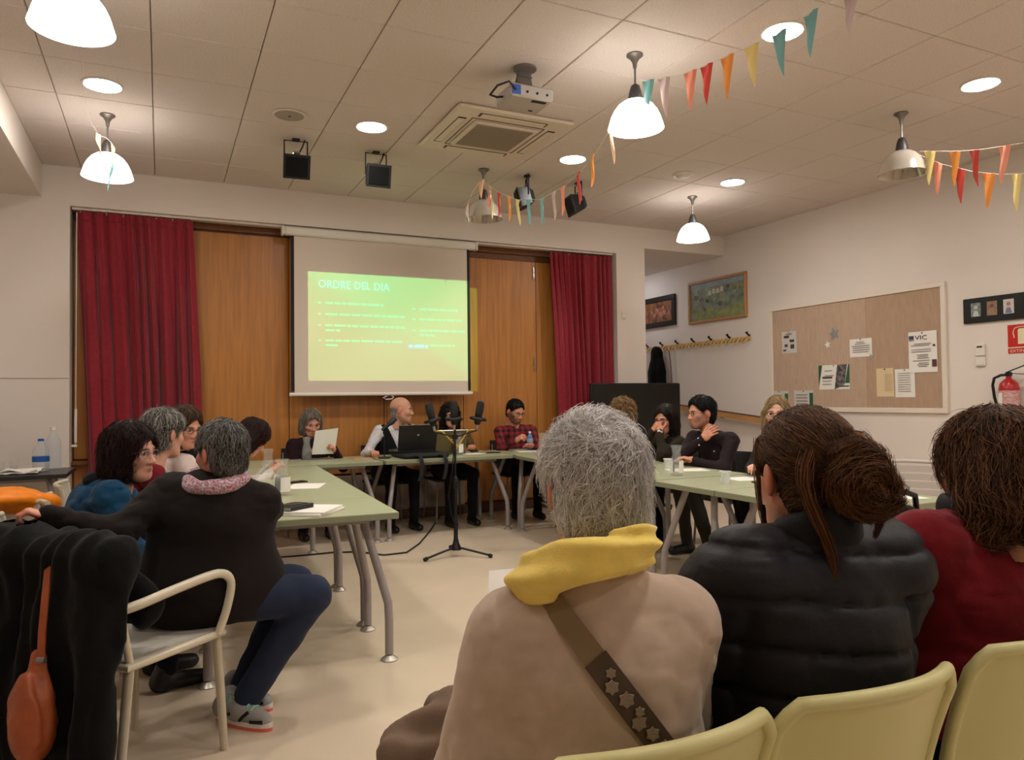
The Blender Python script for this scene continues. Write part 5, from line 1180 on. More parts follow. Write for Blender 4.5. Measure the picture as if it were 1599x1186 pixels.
w5 = person('woman with a dark reddish bob bent over the table, face hidden', (-.0, 5.98), -90, head=(.61, 5.78, 1.03), hyaw=-80, hpitch=-38, hs=1.05, torso=.30, lean=(.46, .14), handL=(.75, 5.95, .79), handR=(.72, 5.62, .79), top=('blouse', whitec), bottom=trou, shoe=bshoe, eyes=False, skin=(210, 156, 132),
            hair=dict(style='bob', rgb=(30, 16, 15), n=1100, length=.10, rad=.002, v=.02, h=.009, spread=.01, seed=25, rgb2=(72, 40, 34), g=1.0))
# --- back row ---------------------------------------------------------------------------------
plumk = cloth_mat('plum_black_knit', (38, 20, 26))
b1 = person('grey haired woman in a dark plum sweater reading a sheet of paper', (1.33, 7.56), 180, head=(1.335, 7.44, 1.083), hyaw=184, hpitch=-20, hs=1.08, torso=.30, lean=(.09, 0), bulk=1.1, shw=.18, handL=(1.505, 7.19, .82), handR=(1.30, 7.22, .81), palmL=(-1, 0, 0), palmR=(1, 0, 0), poseL='grip', poseR='grip', top=('sweater', plumk), bottom=trou, shoe=bshoe, skin=(200, 140, 118), brow=(120, 100, 86),
            hair=dict(style='bob', rgb=(104, 92, 82), n=900, length=.09, rad=.002, v=.012, h=.009, spread=.008, seed=26, rgb2=(176, 166, 152), g=1.0))
vestm = cloth_mat('black_vest', (20, 20, 22)); shirt = cloth_mat('white_shirt', (206, 202, 206), bump=.05, var=.1, vscale=60)
b2 = person('bald man in a white shirt and black vest looking sideways', (2.14, 7.58), 185, head=(2.255, 7.45, 1.19), hyaw=-112, hpitch=-2, hs=1.12, male=True, torso=.41, lean=(.09, -.06), bulk=1.05, handR=(1.87, 7.14, .785), handL=(2.42, 7.22, .79), poseR='grip', top=('shirt', shirt), bottom=trou, shoe=bshoe, skin=(204, 150, 124), brow=(70, 54, 46),
            hair=dict(style='bald', rgb=(150, 140, 132), n=500, length=.02, rad=.0014, v=.004, h=.008, spread=.003, seed=27, rgb2=(190, 180, 172)))
ORG = b2['org']
vf = union([ell(b2['H']+(b2['mid']-b2['H'])*.34+b2['fc'][:, 1]*.015, (.168, .135, .19), b2['fc'].T), ell(b2['H']+(b2['mid']-b2['H'])*.70, (.176, .128, .185), b2['fc'].T), cone(b2['sL']+b2['fc'][:, 0]*.05, b2['sR']-b2['fc'][:, 0]*.05, .072, .072)], .05)
def vestf(P):
    d = vf(P); q = (P-b2['mid'])@b2['fc']; v_ = np.maximum(np.abs(q[:, 0])-.025-.42*(q[:, 2]+.16), -q[:, 1]); d = smax(d, -v_, .01); return smax(d, -cone(b2['nb'], b2['nb']+A3(0, 0, .2), .062, .07)(P), .01)
vestf.bb = vf.bb; V, F = snet(vestf, .011); np_mesh('vest', V-ORG, F, vestm, b2['root'])
ring_cloth(b2, 'shirt_collar', shirt, b2['nb']+A3(.0, -.005, .01), .066, .014, zs=1.7, tilt=(0, -.35), h=.008)
olive = cloth_mat('olive_jacket', (78, 64, 36))
b3 = person('person with long curly dark hair in an olive jacket behind the microphones', (2.80, 7.58), 180, head=(2.79, 7.44, 1.13), hyaw=176, hpitch=-8, hs=1.06, torso=.345, lean=(.07, 0), bulk=1.12, shw=.185, handL=(2.93, 7.16, .79), handR=(2.70, 7.14, .79), top=('jacket', olive), bottom=trou, shoe=bshoe, skin=(212, 150, 124), bust=False, glasses='dark',
            hair=dict(style='longcurl', rgb=(20, 14, 12), n=800, length=.08, rad=.0022, v=.014, h=.009, spread=.014, seed=28, rgb2=(60, 46, 38), g=1.0, curl=.8))
ORG = b3['org']; MB().slab(lambda u, v: tuple(on_surface(b3['ftop'], b3['mid']+b3['fc'][:, 0]*(-.045+.09*u)*(1-.4*v)+A3(0, 0, .0-.28*v)+b3['fc'][:, 1]*.4, -b3['fc'][:, 1], .6, .004)-ORG), 6, 10, .006).build('dark_shirt_front', blk, b3['root'], True)
def plaid():
    m = mat('red_plaid', (120, 26, 34), .85, bump=.05); N = m.node_tree.nodes; L = m.node_tree.links; tc = N.new('ShaderNodeTexCoord'); sp = N.new('ShaderNodeSeparateXYZ'); L.new(tc.outputs['Object'], sp.inputs[0]); outs = []
    for k in (0, 2):
        a = N.new('ShaderNodeMath'); a.operation = 'MULTIPLY'; a.inputs[1].default_value = 95; L.new(sp.outputs[k], a.inputs[0]); s_ = N.new('ShaderNodeMath'); s_.operation = 'SINE'; L.new(a.outputs[0], s_.inputs[0]); g_ = N.new('ShaderNodeMath'); g_.operation = 'GREATER_THAN'; g_.inputs[1].default_value = .1; L.new(s_.outputs[0], g_.inputs[0]); outs.append(g_.outputs[0])
    ad = N.new('ShaderNodeMath'); ad.operation = 'ADD'; L.new(outs[0], ad.inputs[0]); L.new(outs[1], ad.inputs[1]); dv = N.new('ShaderNodeMath'); dv.operation = 'MULTIPLY'; dv.inputs[1].default_value = .5; L.new(ad.outputs[0], dv.inputs[0])
    rp = N.new('ShaderNodeValToRGB'); rp.color_ramp.elements[0].color = (*lin((132, 28, 38)), 1); rp.color_ramp.elements[1].color = (*lin((24, 14, 16)), 1); L.new(dv.outputs[0], rp.inputs[0]); L.new(rp.outputs[0], N['Principled BSDF'].inputs['Base Color']); return m
b4 = person('bearded man with glasses in a red and black plaid shirt, looking down', (3.60, 7.60), 176, head=(3.565, 7.45, 1.152), hyaw=-168, hpitch=-20, hs=1.08, male=True, torso=.365, lean=(.09, .0), bulk=1.0, shw=.20, handL=(3.60, 7.13, .79), handR=(3.42, 7.12, .86), poseR='grip', poseL='flat', palmR=(.4, -.3, 0), top=('shirt', plaid()), bottom=trou, shoe=bshoe, skin=(202, 140, 114), beard=(34, 24, 20), brow=(26, 18, 16), glasses='dark', lips=(150, 84, 74),
            hair=dict(style='crop', rgb=(12, 10, 10), n=600, length=.035, rad=.0018, v=.012, h=.008, spread=.005, seed=29, rgb2=(34, 28, 26), g=.5))
# --- right row --------------------------------------------------------------------------------
r1 = person('curly blonde person mostly hidden behind the grey haired head', (4.30, 6.20), 95, head=(4.13, 6.17, 1.15), hyaw=95, hpitch=-8, hs=1.05, torso=.37, lean=(.10, 0), top=('sweater', cloth_mat('charcoal_knit', (44, 42, 44))), bottom=trou, shoe=bshoe, eyes=False,
            hair=dict(style='curly', rgb=(110, 80, 48), n=1300, length=.06, rad=.0018, v=.026, h=.008, spread=.02, seed=30, rgb2=(214, 180, 128), curl=1.4, cfreq=120, g=.4))
oliv2 = cloth_mat('dark_olive_jacket', (44, 38, 28))
hd = A3(4.09, 5.43, 1.098); fw2 = rotm(math.radians(112))[:, 1]
r2 = person('long haired person in a dark olive jacket holding a tissue to the face', (4.30, 5.50), 98, head=hd, hyaw=108, hpitch=-10, hs=1.06, torso=.32, lean=(.17, 0), handL=hd+fw2*.14+A3(.0, -.03, -.10), handR=hd+fw2*.13+A3(-.02, .05, -.10), palmL=(.8, .3, .2), palmR=(.8, -.3, .2), poleL=(-.2, -.6, -1), poleR=(-.2, .6, -1), poseL='relax', poseR='relax', bust=False,
            top=('jacket', oliv2), bottom=trou, shoe=bshoe, skin=(206, 146, 120), glasses='dark', hair=dict(style='long', rgb=(34, 26, 22), n=900, length=.14, rad=.002, v=.012, h=.009, spread=.008, seed=31, rgb2=(66, 52, 44), g=1.2))
ORG = r2['org']; MB().slab(lambda u, v: tuple(r2['wL']-ORG+A3(-.035+.03*u, -.02-.03*u, .01-.05*v+.01*math.sin(6*u))), 5, 5, .003).build('tissue', paper, r2['root'], True)
brsh = cloth_mat('brown_black_shirt', (40, 30, 32))
r3 = person('bearded man with glasses in a brown shirt, one hand on his shoulder', (4.28, 4.88), 90, chest=98, head=(4.085, 4.94, 1.158), hyaw=82, hpitch=-3, hs=1.09, male=True, torso=.375, lean=(.15, 0), bulk=1.1, shw=.205, handL=(3.83, 4.74, .79), handR=(3.98, 4.79, .955), palmR=(.9, .2, -.2), poleR=(-.6, .6, -.8), poleL=(.2, -.6, -.6), poseR='flat', armr=1.1, top=('shirt', brsh), bottom=('trousers', dkg), shoe=bshoe, skin=(208, 148, 122), bstr=.5, beard=(84, 58, 48), brow=(22, 17, 16), glasses='dark', lips=(160, 92, 82),
            kneeL=(3.86, 4.78, .53), kneeR=(3.90, 4.98, .50), footL=(3.80, 4.50, .11), footR=(3.95, 4.98, .09), hair=dict(style='crop', rgb=(10, 9, 10), n=900, length=.05, rad=.0018, v=.02, h=.008, spread=.01, seed=32, rgb2=(32, 28, 28), g=.4))
ORG = r3['org']
for k in range(5):
    p = on_surface(r3['ftop'], r3['mid']+A3(-.5, -.06-.01*k, .02-.055*k), A3(1, 0, 0), .7, .003)-ORG; MB().lathe([(.006, -.003), (.006, .003)], 8, M=R(90, 'Y')).build('button', white, r3['root'], loc=Vector(p))
darkj = cloth_mat('black_jacket', (26, 24, 26))
r4 = person('blonde woman with glasses writing at the right table', (4.26, 4.10), 95, chest=105, head=(4.085, 4.09, 1.168), hyaw=128, hpitch=-3, hs=1.05, torso=.385, lean=(.14, 0), handR=(3.72, 3.96, .80), handL=(3.78, 3.80, .79), poseR='grip', poseL='flat', top=('jacket', darkj), bottom=trou, shoe=bshoe, skin=(220, 170, 146), brow=(130, 100, 74), glasses='brown', lips=(190, 100, 92),
            hair=dict(style='long', rgb=(126, 100, 66), n=1100, length=.15, rad=.0018, v=.008, h=.009, spread=.006, seed=33, rgb2=(206, 182, 140), g=1.3))
# ---------------------------------------------------------------- things on and around the tables
def PXD(x, y, d):
    f = CAM_F; cy, sy, cp, sp = math.cos(CAM_YAW), math.sin(CAM_YAW), math.cos(CAM_PITCH), math.sin(CAM_PITCH)
    fw = Vector((sy*cp, cy*cp, sp)); rr = Vector((cy, -sy, 0)); uu = rr.cross(fw); cr, sr_ = math.cos(CAM_ROLL), math.sin(CAM_ROLL)
    r2_ = rr*cr+uu*sr_; u2_ = -rr*sr_+uu*cr; p = (r2_*((x-799.5)/f)-u2_*((y-593)/f)+fw)*d; return (p.x, p.y, p.z+CAM_H)
glassm = mat('clear_glass', (226, 230, 226), .04, alpha=.09, spec=.9); waterm = mat('water', (214, 222, 216), .03, alpha=.07, spec=.7)
petm = mat('clear_pet', (206, 214, 222), .10, alpha=.28, spec=.8); bluecap = mat('blue_plastic', (24, 86, 160), .4); bluepet = mat('blue_pet', (100, 134, 190), .12, alpha=.8)
def carafe(x, y, label, lab=True, h=.215):
    t = thing('glass_carafe', label, 'carafe', (x, y, TZ), group='glass water carafes'); s_ = h/.215
    pr = [(.036, 0), (.043, .004), (.046, .03), (.045, .08), (.040, .115), (.032, .145), (.030, .165), (.036, .195), (.041, .215)]
    inn = [(r-.003, z) for r, z in pr[::-1] if z > .006]
    MB().lathe([(r, z*s_) for r, z in pr+inn+[(.040, .007), (.0005, .007)]], 24, cap=False).build('vessel', glassm, t, True)
    MB().lathe([(.0005, .009), (.038, .009), (.041, .03), (.040, .08), (.036, .112), (.0005, .112)], 24, cap=False).build('water', waterm, t, True)
    if lab:
        for k in range(2): MB().slab(lambda u, v: (.0475*math.cos(2.2*u+PI*k-1.9), .0475*math.sin(2.2*u+PI*k-1.9), .022+.085*v), 10, 5, .001).build('white_label', paper, t, True)
    return t
carafe(.652, 4.60, 'glass carafe with a white label nearest on the left table'); carafe(.70, 5.62, 'pale glass carafe further back on the left table', False)
carafe(1.247, 7.2, 'glass carafe in front of the woman reading', False); carafe(3.309, 4.272, 'glass carafe with a white label on the right table'); carafe(2.71, 7.0, 'glass carafe with a white label behind the microphone stand'); carafe(3.66, 7.0, 'glass carafe beside the small blue bottle', False, .19)
def flat(name, label, cat, x, y, w_, l_, rz, m, th=.002, z=TZ, parts=(), group=None):
    t = thing(name, label, cat, (x, y, z), math.radians(rz), group); MB().bbox((-w_/2, -l_/2, 0), (w_/2, l_/2, th), min(.002, th*.3)).build(parts[0][0] if parts else 'sheet', m, t)
    for nm, lo, hi, mm in parts[1:]: MB().bbox(lo, hi, .001).build(nm, mm, t)
    return t
sheets = [('white sheet behind the nearest carafe', .86, 4.99, -20), ('white sheet under the left-row writing hands', .42, 5.22, 10), ('white sheet before the red cardigan', .40, 4.50, -15), ('white sheet in front of the olive jacket', 2.86, 7.08, 8), ('white sheet under the plaid man\'s hands', 3.50, 7.06, -12),
          ('white sheet in front of the bearded man', 3.62, 4.55, 70), ('large white sheet under the blonde woman\'s hand', 3.60, 3.86, 80), ('lone white sheet at the near right end', 3.60, 2.78, 75), ('white sheet at the far right corner', 3.72, 6.62, 10), ('white sheet before the bent woman', .70, 5.80, 5)]
for l_, x, y, a in sheets: flat('paper_sheet', l_, 'paper', x, y, .21, .297, a, paper, .0015, group='loose sheets on the tables')
nbk = flat('notebook', 'pile of white notebooks at the near left corner', 'notebook', .69, 3.80, .21, .27, -38, paper, .012)
MB().bbox((-.10, -.13, .012), (.105, .13, .022), .002, R(5)).build('upper_notebook', paper, nbk); MB().bbox((-.106, -.136, -.0), (.106, .136, .002), .001).build('cover', mat('notebook_cover', (190, 150, 130), .7), nbk)
flat('wallet', 'black wallet lying on the notebooks', 'wallet', .60, 3.82, .10, .17, -52, black, .022, TZ+.022, [('body',), ('flap', (-.052, -.06, .018), (.03, .06, .025), black), ('edge', (-.05, -.086, .004), (.05, -.08, .018), chrome)])
flat('mobile_phone', 'dark phone behind the white sheet on the left table', 'phone', .83, 5.24, .075, .15, -70, black, .009, TZ, [('case',), ('screen', (-.034, -.07, .009), (.034, .07, .0095), mat('phone_glass', (12, 12, 14), .1))])
flat('mobile_phone', 'red and black phone on the right table beside the carafe', 'phone', 3.46, 4.86, .075, .15, 60, mat('red_case', (150, 44, 36), .5), .009, TZ, [('case',), ('screen', (-.034, -.07, .009), (.034, .03, .0095), black)])
flat('mobile_phone', 'small dark phone beside the olive jacket', 'phone', 3.09, 7.0, .07, .14, 80, black, .009, TZ, [('case',), ('screen', (-.032, -.065, .009), (.032, .065, .0095), black)])
flat('mobile_phone', 'dark phone below the blonde woman\'s hand', 'phone', 3.50, 3.62, .075, .15, 70, black, .009, TZ, [('case',), ('screen', (-.034, -.07, .009), (.034, .07, .0095), mat('phone_glass2', (120, 110, 96), .1))])
flat('envelope', 'brown paper envelope under the bald man\'s hand', 'envelope', 1.80, 7.10, .32, .23, 4, mat('kraft', (196, 156, 104), .7), .003, TZ, [('body',), ('flap', (-.15, .05, .003), (.15, .11, .004), mat('kraft2', (180, 140, 92), .7))])
cupm = mat('clear_cup', (226, 230, 230), .1, alpha=.32, spec=.8)
for l_, x, y in (('clear plastic cup near the blonde woman', 3.255, 3.708), ('clear plastic cup behind the right carafe', 3.55, 4.69)):
    t = thing('plastic_cup', l_, 'cup', (x, y, TZ), group='clear plastic cups'); pr = [(.026, 0), (.029, .03), (.033, .075), (.036, .078)]
    MB().lathe(pr+[(r-.0015, z+.001) for r, z in pr[::-1]]+[(.0005, .002)], 20, cap=False).build('cup', cupm, t, True); MB().lathe([(.0355, .076), (.037, .079), (.0355, .081)], 20, cap=False).build('rim', paper, t, True)
pen = thing('pen', 'purple pen in the blonde woman\'s hand', 'pen', (3.70, 3.84, TZ+.03)); MB().tube([(0, 0, -.02), (-.04, -.03, .05)], .005, 8).build('barrel', mat('purple_plastic', (76, 52, 150), .4), pen, True); MB().tube([(0, 0, -.02), (.004, .003, -.028)], [.004, .001], 8).build('tip', chrome, pen)
t = thing('water_bottle', 'small blue water bottle before the man in the plaid shirt', 'bottle', (3.60, 7.17, TZ))
MB().lathe([(.028, 0), (.033, .006), (.033, .045), (.031, .06), (.033, .075), (.033, .13), (.026, .155), (.013, .172), (.012, .185)], 20).build('bottle', bluepet, t, True); MB().lathe([(.014, .183), (.014, .2), (.008, .202)], 14).build('cap', white, t, True); MB().lathe([(.0338, .085), (.0338, .125)], 20, cap=False).build('label', mat('bottle_label', (150, 170, 190), .5), t, True)
# laptops
def laptop(label, x, y, rz, w_, d_, m, tilt=100, z=TZ, hgt=.25, top=None):
    t = thing('laptop', label, 'laptop', (x, y, z), math.radians(rz), 'laptops'); MB().bbox((-w_/2, -d_/2, 0), (w_/2, d_/2, .02), .005).build('base', m, t); MB().bbox((-w_/2+.02, -d_/2+.09, .019), (w_/2-.02, d_/2-.03, .022), .001).build('keyboard', black, t)
    M_ = T(0, d_/2-.005, .02) @ R(tilt-90, 'X'); M_ = T(0, d_/2-.005, .02) @ R(-(tilt-90), 'X')
    MB().bbox((-w_/2, -.006, 0), (w_/2, .006, hgt), .004, M_).build('lid', m, t); MB().bbox((-w_/2+.012, -.008, .015), (w_/2-.012, -.0055, hgt-.012), .001, M_).build('display', mat('dim_display', (20, 22, 26), .2), t)
    MB().bbox((-w_/2, -.007, hgt-.008), (w_/2, .007, hgt+.002), .003, M_).build('lid_edge', top or m, t); MB().lathe([(.012, 0), (.011, .002)], 14, M=R(-90, 'X')).build('emblem', chrome, t, loc=M_ @ Vector((0, .0055, hgt*.6)))
    return t
blk_case = mat('black_laptop_case', (30, 30, 29), .3)
laptop('black laptop with its lid towards the room on a black bag', 2.245, 7.07, 184, .40, .26, blk_case, 102, TZ+.05, .25, mat('laptop_edge', (80, 76, 70), .4))
laptop('silver laptop behind the microphone stand', 2.66, 7.20, 178, .33, .23, mat('silver_case', (120, 106, 78), .28, .7), 105, TZ, .235, mat('silver_edge', (222, 216, 210), .3, .5))
t = thing('laptop_bag', 'black laptop bag under the black laptop, straps over the table edge', 'bag', (2.27, 6.86, TZ))
MB().bbox((-.22, -.15, 0), (.24, .32, .048), .02).build('body', blackm, t)
for x0 in (-.12, .12): MB().slab(lambda u, v: (x0+.035*u+.03*math.sin(3*v), -.15-.09*min(1, v*3)-.0, .03-.30*max(0, v-.25)+.0), 3, 14, .006).build('strap', blackm, t, True)
# table microphone
t = thing('desk_microphone', 'black microphone on a short stand beside the bald man', 'microphone', (1.93, 6.95, TZ))
MB().lathe([(.06, 0), (.062, .008), (.05, .016), (.012, .02)], 24).build('base', black, t, True); MB().tube([(0, 0, .015), (0, 0, .29)], .006, 8).build('pole', black, t, True); MB().tube([(-.02, .0, .27), (.06, 0, .335)], .018, 12).build('handle', black, t, True); MB().tube([(.05, 0, .327), (.075, 0, .347), (.115, 0, .38)], [.022, .028, .022], 14).build('grille', mat('mic_grille', (52, 52, 54), .5, .4), t, True)
# microphone stand
t = thing('microphone_stand', 'black tripod stand carrying three microphones in the middle of the floor', 'microphone stand', (2.206, 5.78, 0))
MB().tube([(0, 0, .07), (0, 0, .62)], .013, 12).build('lower_tube', black, t, True); MB().tube([(0, 0, .55), (0, 0, 1.02)], .009, 12).build('upper_tube', black, t, True)
MB().lathe([(.02, .56), (.022, .58), (.022, .64), (.014, .66)], 14).build('clutch', black, t, True); MB().lathe([(.018, .14), (.018, .24), (.014, .26)], 14).build('lower_collar', black, t, True)
MB().lathe([(.045, .055), (.042, .075), (.026, .11), (.018, .15)], 18).build('hub', black, t, True)
for a in (195, 318, 78):
    e = Vector((math.cos(math.radians(a)), math.sin(math.radians(a)), 0)); lg = MB().tube([e*.02+Vector((0, 0, .075)), e*.30+Vector((0, 0, .022))], .009, 10).build('leg', black, t, True); MB().tube([e*.285+Vector((0, 0, .024)), e*.315+Vector((0, 0, .016))], .016, 10).build('rubber_foot', blackm, lg, True)
MB().tube([(0, 0, 1.0), (-.02, -.03, .9), (-.035, -.02, .7), (-.05, .03, .5), (-.03, .02, .35), (0, -.015, .2)], .005, 8).build('cable', black, t, True)
rv = Vector((math.cos(CAM_YAW), -math.sin(CAM_YAW), 0)); fv = Vector((math.sin(CAM_YAW), math.cos(CAM_YAW), 0)); yelc = mat('yellow_cable', (206, 168, 50), .5)
for k, (off, tilt, z0) in enumerate(((-.175, -13, 1.075), (-.005, 0, 1.085), (.185, 10, 1.085))):
    base = rv*off+Vector((0, 0, z0)); M_ = T(*base) @ Matrix.Rotation(math.radians(tilt), 4, fv) ; loc = lambda p: M_ @ Vector(p)
    mc = MB().tube([loc((0, 0, .0)), loc((0, 0, .03)), loc((0, 0, .09))], [.022, .03, .032], 14).build('microphone', black, t, True)
    MB().tube([loc((0, 0, .085)), loc((0, 0, .10)), loc((0, 0, .17)), loc((0, 0, .19)), loc((0, 0, .2))], [.03, .033, .033, .028, .012], 16).build('grille', mat('mic_mesh', (24, 24, 25), .6, bump=.5, bscale=900), mc, True)
    MB().tube([loc(rv*.06*math.cos(a_)+fv*.06*math.sin(a_)+Vector((0, 0, .05))) for a_ in np.linspace(0, 2*PI, 21)], .015, 8, cap=False).build('shock_mount', black, mc, True)
    for a_ in (0, 1.57, 3.14, 4.71): MB().tube([loc(rv*.03*math.cos(a_)+fv*.03*math.sin(a_)+Vector((0, 0, .06))), loc(rv*.06*math.cos(a_)+fv*.06*math.sin(a_)+Vector((0, 0, .045)))], .004, 6).build('elastic', black, mc)
    MB().tube([loc((0, 0, .0)), loc((0, 0, -.04))], .012, 10).build('plug', chrome, mc, True)
    if k != 1: MB().tube([loc((0, 0, -.04)), base*.6+Vector((0, 0, .97*.4-.0)), rv*.02+Vector((0, 0, .90)), Vector((0, 0, .88))], .006, 8).build('yellow_cable', yelc, mc, True)
MB().tube([rv*-.175+Vector((0, 0, 1.03)), Vector((0, 0, .985)), rv*.185+Vector((0, 0, 1.04))], .008, 8).build('cross_bar', black, t, True)
MB().bbox((-.02, -.02, .965), (.02, .02, 1.01), .006).build('clamp', black, t); MB().tube([(0, 0, 1.0), (0, 0, 1.06)], .009, 8).build('centre_post', black, t, True)
# floor cable
cb = thing('floor_cable', 'black cable snaking over the floor from under the left table', 'cable', (1.5, 6.3, 0)); pts = [(690, 800), (672, 828), (655, 848), (635, 862), (600, 866), (560, 861), (520, 862), (480, 866), (430, 870), (400, 872)]
def FL(x, y, z=.008):
    p = Vector(PXD(x, y, 1.0)); d = p-Vector((0, 0, CAM_H)); k = (z-CAM_H)/d.z; return Vector((0, 0, CAM_H))+d*k
ps = [FL(*q)-Vector((1.5, 6.3, 0)) for q in pts]
ps = [ps[0].lerp(ps[0], 0)]+[p for a_, b_ in zip(ps, ps[1:]) for p in (a_.lerp(b_, .5), b_)]
MB().tube(ps, .0065, 8).build('cord', blackm, cb, True)
# ---------------------------------------------------------------- left side table things
def big_bottle(label, x, y, h_, blue):
    t = thing('water_bottle', label, 'bottle', (x, y, TZ), group='large clear water bottles'); r_ = .062; s_ = h_/.36
    pr = [(r_*.9, 0), (r_, .01)]
    for k in range(8): pr += [(r_*.97, .03+.022*k), (r_, .041+.022*k)]
    pr += [(r_, .215), (r_*.9, .25), (r_*.55, .29), (.022, .315), (.02, .34)]
    MB().lathe([(a, b*s_) for a, b in pr], 24).build('bottle', petm, t, True); MB().lathe([(.023, .335*s_), (.023, .36*s_), (.018, .362*s_)], 16).build('cap', bluecap if blue else white, t, True); MB().lathe([(r_+.001, .11*s_), (r_+.001, .17*s_)], 24, cap=False).build('label', bluepet if not blue else bluecap, t, True) if blue else None
    MB().lathe([(r_*.7, -.0), (r_*.7, .004)], 20).build('shadowed_base', blackm, t) if False else None
    return t
big_bottle('tall clear water bottle on the side table', -.83, 7.36, .36, False); big_bottle('shorter clear water bottle with a blue label on the side table', -.90, 7.22, .27, True)
for k, (x, y) in enumerate(((-1.10, 7.30), (-1.18, 7.22))):
    t = thing('drinking_glass', ('clear glass beside the water bottles', 'clear glass at the left edge of the photo')[k], 'glass', (x, y, TZ), group='glasses on the side table'); pr = [(.026, 0), (.030, .09)]; MB().lathe(pr+[(.028, .09), (.024, .005), (.0005, .005)], 18, cap=False).build('glass', glassm, t, True); MB().lathe([(.0005, .006), (.0238, .006), (.026, .05), (.0005, .05)], 18, cap=False).build('water', waterm, t, True)
t = thing('napkin_pile', 'crumpled white paper napkins on the side table', 'napkins', (-1.05, 7.05, TZ)); MB().slab(lambda u, v: (-.16+.32*u, -.10+.2*v, .008+.012*abs(math.sin(9*u+4*v))), 12, 8, .006).build('napkin', paper, t); MB().slab(lambda u, v: (-.1+.25*u+.03*v, -.08+.15*v, .03+.012*math.sin(7*u-5*v)), 10, 8, .005).build('napkin', paper, t)
# ---------------------------------------------------------------- coats and bags
def sdf_thing(name, label, cat, f, h, m, org, part='cloth', group=None):
    t = thing(name, label, cat, tuple(org), 0, group); V, F = snet(f, h); np_mesh(part, V-np.asarray(org, float), F, m, t); return t
CA = rotm(math.radians(-48)); CO = A3(-.10, 3.03, 0); cl_ = lambda x, y, z: CO+CA[:, 0]*x+CA[:, 1]*y+A3(0, 0, z)
blackcoat = cloth_mat('black_coat_cloth', (9, 9, 9), bump=.2, bscale=120)
fs = []
for k in range(5):
    u = k/4; x0 = -.22+.49*u; x1 = -.40+.70*u; fs += [cone(cl_(x0, -.315, .80), cl_(x1, -.37-.03*math.sin(k*2.1), .09+.04*math.sin(k*1.7)), .055, .07+.012*math.sin(k*3))]
fs += [cone(cl_(-.24, -.30, .81), cl_(.27, -.29, .82), .045, .045), ell(cl_(-.20, -.30, .81), (.12, .10, .06)), cone(cl_(-.24, -.27, .82), cl_(-.27, -.20, .60), .04, .05), cone(cl_(.14, -.22, .82), cl_(.19, -.10, .60), .045, .06), cone(cl_(.02, -.20, .82), cl_(.06, -.12, .62), .04, .05), cone(cl_(-.1, -.22, .82), cl_(-.1, -.16, .62), .035, .03), cone(cl_(-.30, -.33, .70), cl_(-.56, -.34, .24), .06, .07), cone(cl_(-.45, -.34, .4), cl_(-.36, -.36, .15), .07, .07)]
cu = union(fs, .10); cf = lambda P: cu(P)+.016*vnoise(P*np.array([12, 12, 5]))+.007*np.sin(P[:, 0]*55-P[:, 1]*40+4*vnoise(P*6))+.003*vnoise(P*45); cf.bb = cu.bb
ct = sdf_thing('black_coat', 'black coat hanging over the back of the nearest armchair', 'coat', cf, .012, blackcoat, cl_(-.05, -.36, 0), 'coat_body')
O_ = cl_(-.05, -.36, 0); p0 = cl_(.16, -.10, .62)-O_; MB().lathe([(.008, -.003), (.008, .003)], 10, M=R(90, 'X')).build('press_stud', chrome, ct, loc=Vector(p0))
tan = mat('tan_leather', (150, 72, 34), .5, var=.15, vscale=12, bump=.15, bscale=60)
bp = np.array(PXD(52, 1110, 2.20)); bf0 = union([ell(bp+A3(0, 0, -.03), (.065, .09, .125)), cone(bp+A3(0, 0, .05), bp+A3(.012, .01, .15), .045, .022)], .04)
bf = lambda P: bf0(P)+.006*np.sin(P[:, 0]*90+P[:, 1]*70+4*vnoise(P*12))*np.clip((P[:, 2]-bp[2]+.12)*6, 0, 1)+.003*vnoise(P*40); bf.bb = bf0.bb
bg = sdf_thing('leather_handbag', 'tan leather handbag hanging by its strap in front of the black coat', 'bag', bf, .007, tan, (bp[0], bp[1], bp[2]-.16), 'pouch')
so = Vector((bp[0], bp[1], bp[2]-.16)); s1 = [Vector(PXD(*q))-so for q in ((64, 1030, 2.20), (66, 985, 2.22), (71, 930, 2.26), (75, 885, 2.32), (78, 850, 2.40))]
ribbon(s1, .022, tuple(-fv), .006).build('strap', tan, bg, True); MB().tube([s1[0]+rv*.012, s1[0]-rv*.012], .009, 8).build('ring', greym, bg)
# orange jacket and scarf on the far-left chair
C2 = rotm(math.radians(172)); c2o = A3(-.80, 4.15, 0); c2 = lambda x, y, z: c2o+C2[:, 0]*x+C2[:, 1]*y+A3(0, 0, z)
orm = cloth_mat('orange_nylon', (226, 126, 16), rough=.45, bump=.1, bscale=60)
of = union([cone(c2(-.24, -.30, .80), c2(.24, -.30, .80), .045, .045), ell(c2(0, -.33, .83), (.2, .2, .05)), cone(c2(-.24, -.33, .78), c2(-.25, -.33, .42), .05, .06), cone(c2(.24, -.33, .78), c2(.25, -.33, .42), .05, .06), cone(c2(-.1, -.35, .78), c2(-.1, -.35, .4), .05, .06), cone(c2(.1, -.35, .78), c2(.1, -.35, .4), .05, .06)], .04)
off_ = lambda P: of(P)-.008*np.abs(np.sin((P[:, 2])*48+P[:, 0]*6))+.006*vnoise(P*25); off_.bb = of.bb
sdf_thing('orange_jacket', 'orange padded jacket over the back of the left edge chair', 'jacket', off_, .011, orm, c2(0, -.33, 0), 'jacket_body')
sc_ = union([ell(c2(-.05, .02, .50), (.17, .16, .05)), ell(c2(.08, .1, .53), (.12, .1, .06)), ell(c2(.02, -.08, .54), (.14, .1, .06)), cone(c2(.15, .15, .5), c2(.2, -.1, .58), .05, .05)], .03)
